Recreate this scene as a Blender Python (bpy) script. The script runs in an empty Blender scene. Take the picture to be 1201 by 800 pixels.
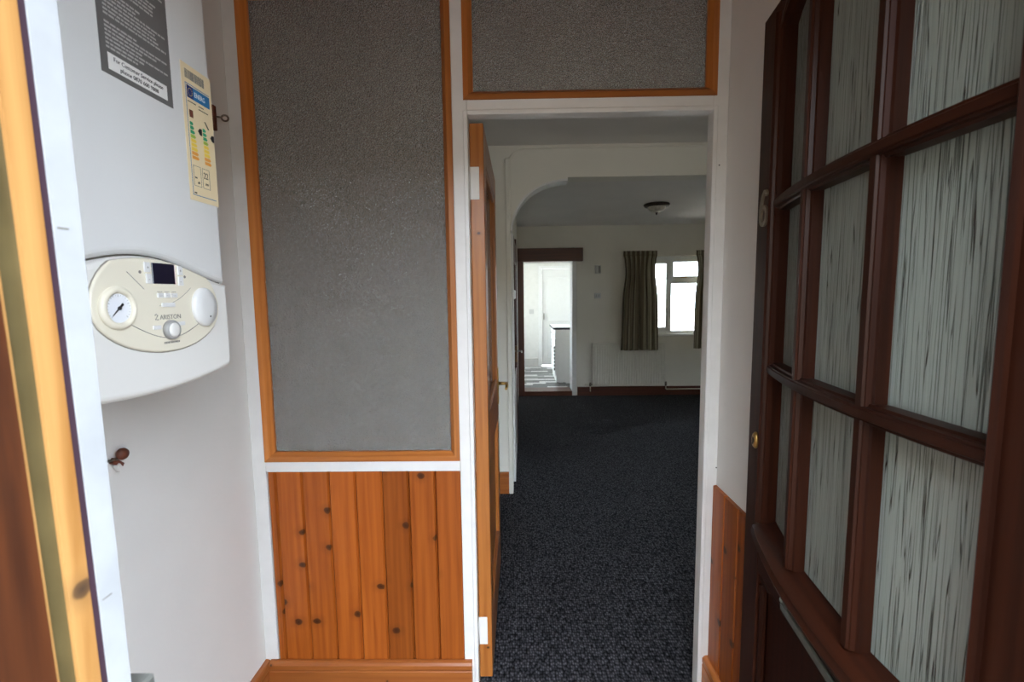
import bpy, bmesh, math, random
from mathutils import Matrix, Vector

# ------------------------------------------------------------------ camera, sky, exposure
SC = bpy.context.scene
COL = SC.collection
cam_d = bpy.data.cameras.new('camera')
cam_d.sensor_fit = 'HORIZONTAL'; cam_d.sensor_width = 22.2; cam_d.lens = 10.0
cam_d.clip_start = 0.01; cam_d.clip_end = 300
cam_d.dof.use_dof = True; cam_d.dof.focus_distance = 1.9; cam_d.dof.aperture_fstop = 4.5
cam = bpy.data.objects.new('camera', cam_d); COL.objects.link(cam)
# orientation: pitched 5.7 deg down, 0.85 deg yaw, 0.7 deg roll
dn = Vector((66.5, 5450.0, 541.0)).normalized()
fw = Vector((8.0, 0.0, 541.0)); fw.y = -(fw.x*dn.x + fw.z*dn.z)/dn.y; fw.normalize()
rt = dn.cross(fw)
cam.matrix_world = Matrix(((rt.x, -rt.y, -rt.z, 0.0), (fw.x, -fw.y, -fw.z, 0.0), (-dn.x, dn.y, dn.z, 1.40), (0, 0, 0, 1)))
SC.camera = cam

world = bpy.data.worlds.new('overcast_sky'); SC.world = world; world.use_nodes = True
bgn = world.node_tree.nodes['Background']
bgn.inputs[0].default_value = (0.79, 0.885, 1.0, 1); bgn.inputs[1].default_value = 16.0
sun_d = bpy.data.lights.new('sun', 'SUN'); sun_d.energy = 85.0; sun_d.angle = 0.009; sun_d.color = (1.0, 0.93, 0.82)
sun = bpy.data.objects.new('sun', sun_d); COL.objects.link(sun); sun.location = (6, 7, 8)
sun.rotation_euler = Vector((-0.60, -0.38, -0.70)).to_track_quat('-Z', 'Y').to_euler()
vs = SC.view_settings
vs.view_transform = 'Standard'; vs.look = 'None'; vs.exposure = 0.0; vs.gamma = 1.0; vs.use_curve_mapping = False

# ------------------------------------------------------------------ key dimensions (metres)
D0, D1 = 1.511, 1.556            # vestibule partition, front and back face
XL, XR = -0.915, 0.660           # vestibule side walls
YA0, YA1 = 3.162, 3.292          # arched wall
YF0, YF1 = 6.338, 6.600          # wall between back room and kitchen / garden
YK = 8.64                        # kitchen end wall
HX0, HX1 = -3.2, 3.2             # house sides
ZC1, ZC2, ZC3 = 2.385, 2.320, 2.30

# ------------------------------------------------------------------ materials
def S(r, g, b):
    f = lambda c: ((c/255+0.055)/1.055)**2.4 if c/255 > 0.04045 else c/255/12.92
    return (f(r), f(g), f(b), 1)
class NT:
    def __init__(s, name):
        s.m = bpy.data.materials.new(name); s.m.use_nodes = True
        s.t = s.m.node_tree; s.b = s.t.nodes['Principled BSDF']; s.out = s.t.nodes['Material Output']
    def n(s, typ, **kw):
        nd = s.t.nodes.new(typ)
        for k, v in kw.items():
            if k.startswith('i_'):
                key = k[2:]; key = int(key) if key.isdigit() else key
                nd.inputs[key].default_value = v
            else: setattr(nd, k, v)
        return nd
    def l(s, a, b): s.t.links.new(a, b)
    def coord(s, scale=(1, 1, 1), rnd=False):
        tc = s.n('ShaderNodeTexCoord'); mp = s.n('ShaderNodeMapping'); mp.inputs['Scale'].default_value = scale
        s.l(tc.outputs['Object'], mp.inputs[0])
        if rnd:
            oi = s.n('ShaderNodeObjectInfo'); mu = s.n('ShaderNodeMath', operation='MULTIPLY'); mu.inputs[1].default_value = 37.0
            s.l(oi.outputs['Random'], mu.inputs[0]); s.l(mu.outputs[0], mp.inputs['Location'])
        return mp.outputs[0]
    def noise(s, co, scale, detail=4, rough=0.5, dist=0.0):
        nd = s.n('ShaderNodeTexNoise'); nd.inputs['Scale'].default_value = scale; nd.inputs['Detail'].default_value = detail
        nd.inputs['Roughness'].default_value = rough; nd.inputs['Distortion'].default_value = dist
        s.l(co, nd.inputs['Vector']); return nd.outputs['Fac']
    def ramp(s, fac, stops):
        r = s.n('ShaderNodeValToRGB'); e = r.color_ramp.elements
        while len(e) < len(stops): e.new(0.5)
        for el, (p, c) in zip(e, stops): el.position = p; el.color = c
        s.l(fac, r.inputs[0]); return r.outputs[0]
    def mix(s, fac, a, b, blend='MIX'):
        m = s.n('ShaderNodeMix', data_type='RGBA', blend_type=blend)
        for sock, v in ((m.inputs[0], fac), (m.inputs[6], a), (m.inputs[7], b)):
            if hasattr(v, 'default_value'): s.l(v, sock)
            else: sock.default_value = v
        return m.outputs[2]
    def bump(s, h, strength, dist):
        b = s.n('ShaderNodeBump'); b.inputs['Strength'].default_value = strength; b.inputs['Distance'].default_value = dist
        s.l(h, b.inputs['Height']); s.l(b.outputs[0], s.b.inputs['Normal']); return b.outputs[0]
MATS = {}
def plain(name, col, rough=0.5, metal=0.0, var=0.06, nscale=18, bump=0.0):
    t = NT(name); co = t.coord()
    f = t.noise(co, nscale, 3)
    c2 = tuple(c*(1-var*2) for c in col[:3])+(1,); c1 = tuple(min(1, c*(1+var*0.5)) for c in col[:3])+(1,)
    t.l(t.ramp(f, [(0.3, c2), (0.7, c1)]), t.b.inputs['Base Color'])
    t.b.inputs['Roughness'].default_value = rough; t.b.inputs['Metallic'].default_value = metal
    if bump: t.bump(t.noise(co, 90, 3), bump, 0.002)
    MATS[name] = t.m; return t.m
def wood(name, light, dark, knot, axis=2, knots=True, rough=0.32, rnd=True, kd=0.13, spec=0.5):
    t = NT(name)
    sg = [55, 55, 55]; sg[axis] = 2.2
    co = t.coord(tuple(sg), rnd)
    grain = t.noise(co, 1.0, 6, 0.6, 0.6)
    sr = [14, 14, 14]; sr[axis] = 0.9
    rings = t.n('ShaderNodeTexWave', wave_type='RINGS', rings_direction='XYZ'[axis]); rings.inputs['Scale'].default_value = 1.1
    rings.inputs['Distortion'].default_value = 7.0; rings.inputs['Detail'].default_value = 2; rings.inputs['Detail Scale'].default_value = 0.8
    t.l(t.coord(tuple(sr), rnd), rings.inputs['Vector'])
    mixf = t.n('ShaderNodeMath', operation='MULTIPLY_ADD'); t.l(rings.outputs['Fac'], mixf.inputs[0]); mixf.inputs[1].default_value = 0.16
    ad = t.n('ShaderNodeMath', operation='MULTIPLY'); t.l(grain, ad.inputs[0]); ad.inputs[1].default_value = 0.85
    t.l(ad.outputs[0], mixf.inputs[2])
    c = t.ramp(mixf.outputs[0], [(0.22, dark), (0.5, tuple((a*0.4+b*0.6) for a, b in zip(dark, light))), (0.75, light)])
    if rnd:
        oi = t.n('ShaderNodeObjectInfo')
        hv = t.n('ShaderNodeHueSaturation'); mr = t.n('ShaderNodeMapRange'); mr.inputs[3].default_value = 0.72; mr.inputs[4].default_value = 1.18
        t.l(oi.outputs['Random'], mr.inputs[0]); t.l(mr.outputs[0], hv.inputs['Value']); t.l(c, hv.inputs['Color']); c = hv.outputs[0]
    if knots:
        tc = t.n('ShaderNodeTexCoord'); sp = t.n('ShaderNodeSeparateXYZ'); t.l(tc.outputs['Object'], sp.inputs[0])
        oth = [i for i in range(3) if i != axis]
        add = t.n('ShaderNodeMath', operation='ADD'); t.l(sp.outputs[oth[0]], add.inputs[0]); t.l(sp.outputs[oth[1]], add.inputs[1])
        cb = t.n('ShaderNodeCombineXYZ'); t.l(add.outputs[0], cb.inputs[0]); t.l(sp.outputs[axis], cb.inputs[1])
        mp = t.n('ShaderNodeMapping'); mp.inputs['Scale'].default_value = (5.8, 7.0, 0.0); t.l(cb.outputs[0], mp.inputs[0])
        if rnd:
            oi2 = t.n('ShaderNodeObjectInfo'); mu2 = t.n('ShaderNodeMath', operation='MULTIPLY'); mu2.inputs[1].default_value = 53.0
            t.l(oi2.outputs['Random'], mu2.inputs[0]); t.l(mu2.outputs[0], mp.inputs['Location'])
        nn = t.n('ShaderNodeTexNoise'); nn.inputs['Scale'].default_value = 6.0; t.l(mp.outputs[0], nn.inputs['Vector'])
        dis = t.n('ShaderNodeMixRGB'); dis.blend_type = 'ADD'; dis.inputs[0].default_value = 0.07
        t.l(mp.outputs[0], dis.inputs[1]); t.l(nn.outputs['Color'], dis.inputs[2])
        vo = t.n('ShaderNodeTexVoronoi', voronoi_dimensions='2D'); vo.inputs['Scale'].default_value = 1.0; t.l(dis.outputs[0], vo.inputs['Vector'])
        k = t.ramp(vo.outputs['Distance'], [(0.0, (1, 1, 1, 1)), (kd*0.45, (0.8, 0.8, 0.8, 1)), (kd*0.6, (0.22, 0.22, 0.22, 1)), (kd*1.5, (0, 0, 0, 1))])
        c = t.mix(k, c, knot)
    t.l(c, t.b.inputs['Base Color']); t.b.inputs['Roughness'].default_value = rough; t.b.inputs['Specular IOR Level'].default_value = spec
    t.bump(grain, 0.12, 0.001)
    MATS[name] = t.m; return t.m

plain('white_gloss', (0.77, 0.755, 0.735, 1), 0.35, var=0.025)
plain('wall_white', (0.78, 0.765, 0.735, 1), 0.85, var=0.025, nscale=3, bump=0.12)
plain('room_white', (0.79, 0.755, 0.675, 1), 0.9, var=0.03, nscale=2, bump=0.1)
plain('ceiling_white', (0.79, 0.755, 0.715, 1), 0.9, var=0.03, nscale=2, bump=0.1)
plain('kitchen_white', (0.84, 0.84, 0.82, 1), 0.6, var=0.02)
plain('boiler_case', (0.70, 0.70, 0.69, 1), 0.30, var=0.012, nscale=3)
plain('boiler_fascia', (0.74, 0.725, 0.69, 1), 0.35, var=0.012, nscale=3)
plain('boiler_cream', (0.76, 0.71, 0.58, 1), 0.35, var=0.012, nscale=3)
plain('gauge_face', (0.78, 0.80, 0.84, 1), 0.25, var=0.01)
plain('grey_plastic', (0.36, 0.36, 0.35, 1), 0.4)
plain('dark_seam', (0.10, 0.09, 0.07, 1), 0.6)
plain('screen_dark', (0.010, 0.008, 0.022, 1), 0.12)
plain('display_pink', (0.52, 0.36, 0.36, 1), 0.3)
plain('panel_line', (0.30, 0.28, 0.23, 1), 0.6)
plain('ink_black', (0.012, 0.012, 0.012, 1), 0.5)
plain('ink_grey', (0.20, 0.19, 0.17, 1), 0.5)
plain('sticker_dark', (0.13, 0.125, 0.12, 1), 0.45, var=0.03)
plain('sticker_white', (0.78, 0.77, 0.74, 1), 0.45, var=0.01)
plain('sticker_type', (0.45, 0.44, 0.42, 1), 0.5, var=0.01)
plain('sticker_cream', (0.80, 0.66, 0.42, 1), 0.45, var=0.02)
plain('label_blue', (0.02, 0.18, 0.42, 1), 0.4)
plain('label_navy', (0.012, 0.03, 0.16, 1), 0.4)
plain('label_green', (0.02, 0.34, 0.16, 1), 0.4)
plain('label_lime', (0.35, 0.50, 0.06, 1), 0.4)
plain('label_yellow', (0.85, 0.62, 0.08, 1), 0.4)
plain('label_orange', (0.80, 0.34, 0.05, 1), 0.4)
plain('brass', (0.62, 0.40, 0.13, 1), 0.3, 1.0)
plain('chrome', (0.55, 0.54, 0.52, 1), 0.28, 1.0)
plain('aged_metal', (0.26, 0.23, 0.19, 1), 0.42, 0.8, var=0.2, nscale=60)
plain('number_metal', (0.34, 0.29, 0.22, 1), 0.42, 0.7, var=0.1)
plain('letter_metal', (0.22, 0.25, 0.23, 1), 0.38, 0.35, var=0.15, nscale=40)
plain('keep_metal', (0.16, 0.16, 0.145, 1), 0.4, 0.3, var=0.1)
plain('slot_black', (0.006, 0.007, 0.006, 1), 0.6)
plain('rust_brown', (0.16, 0.045, 0.022, 1), 0.6, var=0.25, nscale=80)
plain('copper_old', (0.20, 0.13, 0.07, 1), 0.4, 0.6, var=0.2)
plain('radiator_cream', (0.76, 0.73, 0.65, 1), 0.4, var=0.02)
plain('pipe_cream', (0.66, 0.60, 0.48, 1), 0.4)
plain('upvc', (0.86, 0.87, 0.87, 1), 0.3, var=0.01)
plain('worktop_dark', (0.02, 0.022, 0.035, 1), 0.3)
plain('cabinet_white', (0.86, 0.855, 0.84, 1), 0.35, var=0.01)
plain('lamp_bronze', (0.045, 0.028, 0.018, 1), 0.4, 0.5, var=0.2)
plain('lamp_bowl', (0.62, 0.57, 0.50, 1), 0.35, var=0.2, nscale=35)
plain('switch_grey', (0.66, 0.66, 0.65, 1), 0.4, var=0.02)
plain('switch_shade', (0.48, 0.48, 0.47, 1), 0.4)
plain('jamb_olive', (0.10, 0.075, 0.030, 1), 0.4, var=0.2)
plain('draught_strip', (0.035, 0.013, 0.024, 1), 0.7)
for i, c in enumerate([(0.085, 0.082, 0.08), (0.16, 0.155, 0.15), (0.34, 0.33, 0.32), (0.72, 0.71, 0.69)]):
    plain('vinyl_%s' % 'abcd'[i], c+(1,), 0.35, var=0.12, nscale=14)
PL, PD, PK = (0.43, 0.112, 0.016, 1), (0.25, 0.050, 0.006, 1), (0.040, 0.012, 0.005, 1)
wood('pine_board', PL, PD, PK, 2, True, 0.38, kd=0.15, spec=0.35)
wood('pine_vert', (0.56, 0.20, 0.045, 1), (0.36, 0.10, 0.018, 1), PK, 2, False, 0.35)
wood('pine_horiz', (0.54, 0.19, 0.042, 1), (0.34, 0.095, 0.018, 1), PK, 0, False, 0.35)
wood('pine_depth', (0.50, 0.17, 0.04, 1), (0.30, 0.08, 0.016, 1), PK, 1, False, 0.35)
wood('pine_skirt', (0.46, 0.145, 0.032, 1), (0.28, 0.07, 0.014, 1), PK, 0, True, 0.35, kd=0.05)
wood('pine_door', (0.56, 0.205, 0.045, 1), (0.34, 0.10, 0.018, 1), PK, 2, True, 0.30, kd=0.06)
wood('jamb_pine', (0.46, 0.25, 0.085, 1), (0.24, 0.10, 0.022, 1), (0.05, 0.03, 0.02, 1), 2, True, 0.4, kd=0.10)
wood('jamb_stain', (0.125, 0.036, 0.011, 1), (0.022, 0.008, 0.005, 1), (0.02, 0.01, 0.006, 1), 2, True, 0.38, kd=0.1)
wood('mahogany', (0.042, 0.0108, 0.0046, 1), (0.014, 0.0040, 0.0022, 1), (0.02, 0.008, 0.006, 1), 2, False, 0.40, spec=0.20)
wood('mahogany_rail', (0.042, 0.0108, 0.0046, 1), (0.014, 0.0040, 0.0022, 1), (0.02, 0.008, 0.006, 1), 0, False, 0.40, spec=0.20)
wood('dark_wood', (0.115, 0.030, 0.014, 1), (0.05, 0.014, 0.007, 1), (0.02, 0.008, 0.006, 1), 2, False, 0.35)
wood('dark_wood_rail', (0.135, 0.035, 0.015, 1), (0.06, 0.016, 0.008, 1), (0.02, 0.008, 0.006, 1), 0, False, 0.35)

def carpet_mat():
    t = NT('carpet_loop'); co = t.coord((1, 1, 1))
    # loops in rows running into the house
    vo = t.n('ShaderNodeTexVoronoi'); vo.inputs['Scale'].default_value = 1.0; vo.inputs['Randomness'].default_value = 0.6
    t.l(t.coord((105, 70, 60)), vo.inputs['Vector'])
    base = t.ramp(vo.outputs['Distance'], [(0.0, (0.235, 0.23, 0.25, 1)), (0.35, (0.090, 0.088, 0.097, 1)), (0.75, (0.008, 0.008, 0.010, 1))])
    fl = t.n('ShaderNodeTexVoronoi'); fl.inputs['Scale'].default_value = 1.0; t.l(t.coord((105, 70, 60)), fl.inputs['Vector'])
    mott = t.noise(co, 70, 3)
    c = t.mix(0.75, base, t.ramp(mott, [(0.3, (0.30, 0.30, 0.32, 1)), (0.7, (1.0, 1.0, 1.0, 1))]), 'MULTIPLY')
    big = t.noise(co, 1.3, 3)
    c = t.mix(0.6, c, t.ramp(big, [(0.3, (0.7, 0.7, 0.7, 1)), (0.7, (1, 1, 1, 1))]), 'MULTIPLY')
    t.l(c, t.b.inputs['Base Color']); t.b.inputs['Roughness'].default_value = 0.95
    t.b.inputs['Specular IOR Level'].default_value = 0.1
    inv = t.n('ShaderNodeMath', operation='SUBTRACT'); inv.inputs[0].default_value = 1.0; t.l(vo.outputs['Distance'], inv.inputs[1])
    t.bump(inv.outputs[0], 0.9, 0.006)
    MATS['carpet_loop'] = t.m
carpet_mat()
def paving_mat():
    t = NT('tarmac'); co = t.coord()
    t.l(t.ramp(t.noise(co, 6, 5), [(0.3, (0.050, 0.047, 0.043, 1)), (0.7, (0.085, 0.080, 0.074, 1))]), t.b.inputs['Base Color'])
    t.b.inputs['Roughness'].default_value = 0.9; MATS['tarmac'] = t.m
paving_mat()
def render_mat():
    t = NT('outside_render'); co = t.coord()
    t.l(t.ramp(t.noise(co, 9, 5), [(0.3, (0.5, 0.48, 0.43, 1)), (0.7, (0.6, 0.57, 0.52, 1))]), t.b.inputs['Base Color'])
    t.b.inputs['Roughness'].default_value = 0.9; t.bump(t.noise(co, 60, 4), 0.3, 0.01); MATS['outside_render'] = t.m
render_mat()
plain('coir', (0.11, 0.085, 0.06, 1), 0.95, var=0.25, nscale=120)
plain('plaster_dimmed', (0.355, 0.365, 0.375, 1), 0.7, var=0.06, nscale=20)  # white plaster set darker so the skylight does not burn it out
plain('blocker_dark', (0.105, 0.095, 0.075, 1), 0.9, var=0.2, nscale=12)
def clear_glass():
    t = NT('clear_glass'); t.t.nodes.remove(t.b)
    tr = t.n('ShaderNodeBsdfTransparent'); tr.inputs[0].default_value = (0.96, 0.98, 0.97, 1)
    gl = t.n('ShaderNodeBsdfGlossy'); gl.inputs['Roughness'].default_value = 0.02
    fr = t.n('ShaderNodeFresnel'); fr.inputs[0].default_value = 1.45
    mx = t.n('ShaderNodeMixShader'); t.l(fr.outputs[0], mx.inputs[0]); t.l(tr.outputs[0], mx.inputs[1]); t.l(gl.outputs[0], mx.inputs[2])
    t.l(mx.outputs[0], t.out.inputs[0]); MATS['clear_glass'] = t.m
clear_glass()
def frosted_glass():
    t = NT('stippled_glass'); co = t.coord()
    vo = t.n('ShaderNodeTexVoronoi'); vo.inputs['Scale'].default_value = 210.0; t.l(co, vo.inputs['Vector'])
    n2 = t.noise(co, 120, 3)
    h = t.n('ShaderNodeMath', operation='ADD'); t.l(n2, h.inputs[0]); t.l(vo.outputs['Distance'], h.inputs[1])
    b = t.b; b.inputs['Roughness'].default_value = 0.08
    b.inputs['Transmission Weight'].default_value = 0.80; b.inputs['IOR'].default_value = 1.5
    t.bump(h.outputs[0], 0.9, 0.005)
    t.l(t.ramp(n2, [(0.25, (0.64, 0.62, 0.585, 1)), (0.75, (0.82, 0.80, 0.77, 1))]), b.inputs['Base Color'])
    v2 = t.n('ShaderNodeTexVoronoi'); v2.inputs['Scale'].default_value = 230.0; t.l(co, v2.inputs['Vector'])  # pale diffuse specks painted in to stand for glints on the glass
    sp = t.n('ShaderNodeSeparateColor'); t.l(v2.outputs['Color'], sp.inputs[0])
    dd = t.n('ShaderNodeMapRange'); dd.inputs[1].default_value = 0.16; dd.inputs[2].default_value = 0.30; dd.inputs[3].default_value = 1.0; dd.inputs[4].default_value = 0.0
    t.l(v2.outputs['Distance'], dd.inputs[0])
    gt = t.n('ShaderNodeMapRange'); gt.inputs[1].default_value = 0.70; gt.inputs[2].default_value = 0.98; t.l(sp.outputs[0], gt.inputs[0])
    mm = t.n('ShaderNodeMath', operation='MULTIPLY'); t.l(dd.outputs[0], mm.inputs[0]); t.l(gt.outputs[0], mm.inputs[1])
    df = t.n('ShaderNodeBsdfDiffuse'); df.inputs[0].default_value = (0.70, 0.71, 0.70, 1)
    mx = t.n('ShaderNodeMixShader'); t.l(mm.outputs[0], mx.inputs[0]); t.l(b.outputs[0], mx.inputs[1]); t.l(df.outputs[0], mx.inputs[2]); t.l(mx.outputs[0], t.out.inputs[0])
    MATS['stippled_glass'] = t.m
frosted_glass()
def rain_glass():
    t = NT('reeded_glass')
    n0 = t.noise(t.coord((150, 150, 2.6), True), 1.0, 1.0, 0.5, 0.35)
    n2 = t.noise(t.coord((320, 320, 9), True), 1.0, 2, 0.5, 0.3)
    sb = t.n('ShaderNodeMath', operation='SUBTRACT'); t.l(n0, sb.inputs[0]); sb.inputs[1].default_value = 0.5
    ab = t.n('ShaderNodeMath', operation='ABSOLUTE'); t.l(sb.outputs[0], ab.inputs[0])
    n = t.n('ShaderNodeMapRange'); n.inputs[1].default_value = 0.0; n.inputs[2].default_value = 0.032; t.l(ab.outputs[0], n.inputs[0]); n = n.outputs[0]
    h = t.n('ShaderNodeMath', operation='MULTIPLY_ADD'); t.l(n2, h.inputs[0]); h.inputs[1].default_value = 0.4; t.l(n, h.inputs[2])
    t.t.nodes.remove(t.b)
    bp = t.n('ShaderNodeBump'); bp.inputs['Strength'].default_value = 0.9; bp.inputs['Distance'].default_value = 0.003; t.l(h.outputs[0], bp.inputs['Height'])
    tr = t.n('ShaderNodeBsdfTransparent'); tr.inputs[0].default_value = (0.78, 0.84, 0.79, 1)
    df = t.n('ShaderNodeBsdfDiffuse'); t.l(bp.outputs[0], df.inputs['Normal'])
    t.l(t.ramp(n, [(0.0, (0.24, 0.27, 0.24, 1)), (0.45, (0.42, 0.48, 0.43, 1)), (1.0, (0.56, 0.63, 0.57, 1))]), df.inputs[0])
    tl = t.n('ShaderNodeBsdfTranslucent'); tl.inputs[0].default_value = (0.45, 0.5, 0.46, 1); t.l(bp.outputs[0], tl.inputs['Normal'])
    gl = t.n('ShaderNodeBsdfGlossy'); gl.inputs['Roughness'].default_value = 0.16; t.l(bp.outputs[0], gl.inputs['Normal'])
    a1 = t.n('ShaderNodeMixShader'); a1.inputs[0].default_value = 0.25; t.l(df.outputs[0], a1.inputs[1]); t.l(tl.outputs[0], a1.inputs[2])
    a2 = t.n('ShaderNodeMixShader'); t.l(t.ramp(n, [(0.0, (0.50, 0.50, 0.50, 1)), (1.0, (0.30, 0.30, 0.30, 1))]), a2.inputs[0]); t.l(a1.outputs[0], a2.inputs[1]); t.l(tr.outputs[0], a2.inputs[2])
    fr = t.n('ShaderNodeFresnel'); fr.inputs[0].default_value = 1.45; t.l(bp.outputs[0], fr.inputs['Normal'])
    a3 = t.n('ShaderNodeMixShader'); t.l(fr.outputs[0], a3.inputs[0]); t.l(a2.outputs[0], a3.inputs[1]); t.l(gl.outputs[0], a3.inputs[2])
    t.l(a3.outputs[0], t.out.inputs[0]); MATS['reeded_glass'] = t.m
rain_glass()
def curtain_mat():
    t = NT('striped_curtain')
    uv = t.n('ShaderNodeUVMap'); sp = t.n('ShaderNodeSeparateXYZ'); t.l(uv.outputs[0], sp.inputs[0])
    mu = t.n('ShaderNodeMath', operation='MULTIPLY'); mu.inputs[1].default_value = 1.0; t.l(sp.outputs[0], mu.inputs[0])
    fr = t.n('ShaderNodeMath', operation='FRACT'); t.l(mu.outputs[0], fr.inputs[0])
    c = t.ramp(fr.outputs[0], [(0.0, (0.12, 0.095, 0.055, 1)), (0.30, (0.25, 0.225, 0.145, 1)), (0.42, (0.38, 0.35, 0.25, 1)), (0.55, (0.20, 0.19, 0.11, 1)), (0.62, (0.42, 0.39, 0.28, 1)), (0.8, (0.16, 0.13, 0.08, 1))])
    for e in t.t.nodes:
        if e.bl_idname == 'ShaderNodeValToRGB': e.color_ramp.interpolation = 'CONSTANT'
    t.l(c, t.b.inputs['Base Color']); t.b.inputs['Roughness'].default_value = 0.85
    t.bump(t.noise(t.coord((300, 300, 300)), 1, 2), 0.2, 0.001); MATS['striped_curtain'] = t.m
curtain_mat()

# ------------------------------------------------------------------ mesh helpers
class MB:
    def __init__(s): s.v = []; s.f = []; s.smooth = set(); s.uv = None
    def quad(s, *p):
        i = len(s.v); s.v += [tuple(q) for q in p]; s.f.append(tuple(range(i, i+len(p)))); return s
    def box(s, x0, x1, y0, y1, z0, z1, c=0.0):
        if x1 < x0: x0, x1 = x1, x0
        if y1 < y0: y0, y1 = y1, y0
        if z1 < z0: z0, z1 = z1, z0
        bm = bmesh.new(); bmesh.ops.create_cube(bm, size=1.0)
        for v in bm.verts: v.co = Vector(((x0+x1)/2+v.co.x*(x1-x0), (y0+y1)/2+v.co.y*(y1-y0), (z0+z1)/2+v.co.z*(z1-z0)))
        if c: bmesh.ops.bevel(bm, geom=bm.edges[:], offset=min(c, 0.45*min(x1-x0, y1-y0, z1-z0)), segments=1, profile=0.5, affect='EDGES')
        s.add(bm); return s
    def add(s, bm, smooth=False):
        i = len(s.v); bm.verts.ensure_lookup_table()
        s.v += [tuple(v.co) for v in bm.verts]
        for f in bm.faces:
            if smooth: s.smooth.add(len(s.f))
            s.f.append(tuple(i+v.index for v in f.verts))
        bm.free(); return s
    def rings(s, rings, closed=True, cap=True, smooth=False):
        n = len(rings[0]); i = len(s.v)
        for r in rings: s.v += [tuple(p) for p in r]
        m = n if closed else n-1
        for a in range(len(rings)-1):
            for k in range(m):
                k2 = (k+1) % n
                if smooth: s.smooth.add(len(s.f))
                s.f.append((i+a*n+k, i+a*n+k2, i+(a+1)*n+k2, i+(a+1)*n+k))
        if cap:
            s.f.append(tuple(i+k for k in reversed(range(n)))); s.f.append(tuple(i+(len(rings)-1)*n+k for k in range(n)))
        return s
    def tube(s, pts, r, seg=10, radii=None):
        pts = [Vector(p) for p in pts]; rings = []
        up = Vector((0, 0, 1))
        for k, p in enumerate(pts):
            d = (pts[min(k+1, len(pts)-1)]-pts[max(k-1, 0)]).normalized()
            a = d.cross(up)
            if a.length < 1e-4: a = d.cross(Vector((1, 0, 0)))
            a.normalize(); b = d.cross(a); rr = radii[k] if radii else r
            rings.append([p+(a*math.cos(2*math.pi*j/seg)+b*math.sin(2*math.pi*j/seg))*rr for j in range(seg)])
        return s.rings(rings, smooth=True)
    def lathe(s, prof, origin, axis='z', seg=24, sx=1.0, sy=1.0):
        """prof: list of (radius, height); revolved about an axis through origin"""
        ox, oy, oz = origin; rings = []
        for r, h in prof:
            ring = []
            for j in range(seg):
                a = 2*math.pi*j/seg; c, d = r*math.cos(a)*sx, r*math.sin(a)*sy
                ring.append({'z': (ox+c, oy+d, oz+h), 'x': (ox+h, oy+c, oz+d), 'y': (ox-c, oy+h, oz+d), '-y': (ox+c, oy-h, oz+d)}[axis])
            rings.append(ring)
        return s.rings(rings, smooth=True)
    def prism(s, outline, fn, d0, d1, r=0.0, seg=3):
        """outline: ccw 2D points; fn(u, v, d) -> 3D; extrude from depth d0 to d1, rounding the d1 rim by r"""
        n = len(outline); P = [Vector(p) for p in outline]; N = []
        for k in range(n):
            e0 = (P[k]-P[k-1]); e1 = (P[(k+1) % n]-P[k])
            n0 = Vector((e0.y, -e0.x)).normalized(); n1 = Vector((e1.y, -e1.x)).normalized()
            m = (n0+n1); m = m.normalized() if m.length > 1e-6 else n0
            N.append(m/max(0.5, m.dot(n0)))
        sg = 1 if d1 > d0 else -1
        rings = [[fn(p.x, p.y, d0) for p in P]]
        if r:
            for j in range(seg+1):
                a = math.pi/2*j/seg; off = r*(1-math.cos(a)); dd = d1-sg*r+sg*r*math.sin(a)
                rings.append([fn(p.x-q.x*off, p.y-q.y*off, dd) for p, q in zip(P, N)])
        else: rings.append([fn(p.x, p.y, d1) for p in P])
        return s.rings(rings)
    def build(s, name, mat, parent=None):
        me = bpy.data.meshes.new(name); me.from_pydata(s.v, [], s.f); me.update()
        bm = bmesh.new(); bm.from_mesh(me); bmesh.ops.recalc_face_normals(bm, faces=bm.faces[:]); bm.to_mesh(me); bm.free()
        for i in s.smooth:
            if i < len(me.polygons): me.polygons[i].use_smooth = True
        me.materials.append(MATS[mat])
        o = bpy.data.objects.new(name, me); COL.objects.link(o)
        if parent: o.parent = parent
        return o
def share(src, name, parent=None, loc=(0, 0, 0)):
    o = bpy.data.objects.new(name, src.data); COL.objects.link(o); o.location = loc
    if parent: o.parent = parent
    return o
def tag(o, label=None, cat=None, group=None, kind=None):
    if label: o['label'] = label
    if cat: o['category'] = cat
    if group: o['group'] = group
    if kind: o['kind'] = kind
    return o
def empty(name, loc=(0, 0, 0), rz=0.0):
    o = bpy.data.objects.new(name, None); COL.objects.link(o); o.location = loc; o.rotation_euler = (0, 0, rz); o.empty_display_size = 0.05
    return o
def box(name, x0, x1, y0, y1, z0, z1, mat, parent=None, c=0.0):
    """a box whose origin is at its own base centre"""
    cx, cy = (x0+x1)/2, (y0+y1)/2; z = min(z0, z1)
    o = MB().box(x0-cx, x1-cx, y0-cy, y1-cy, z0-z, z1-z, c).build(name, mat, parent)
    o.location = (cx, cy, z); return o
def pin(part, root):
    """parent keeping the world place (root has only location and z-rotation)"""
    bpy.context.view_layer.update()
    part.parent = root; part.matrix_parent_inverse = root.matrix_world.inverted(); return part
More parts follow.
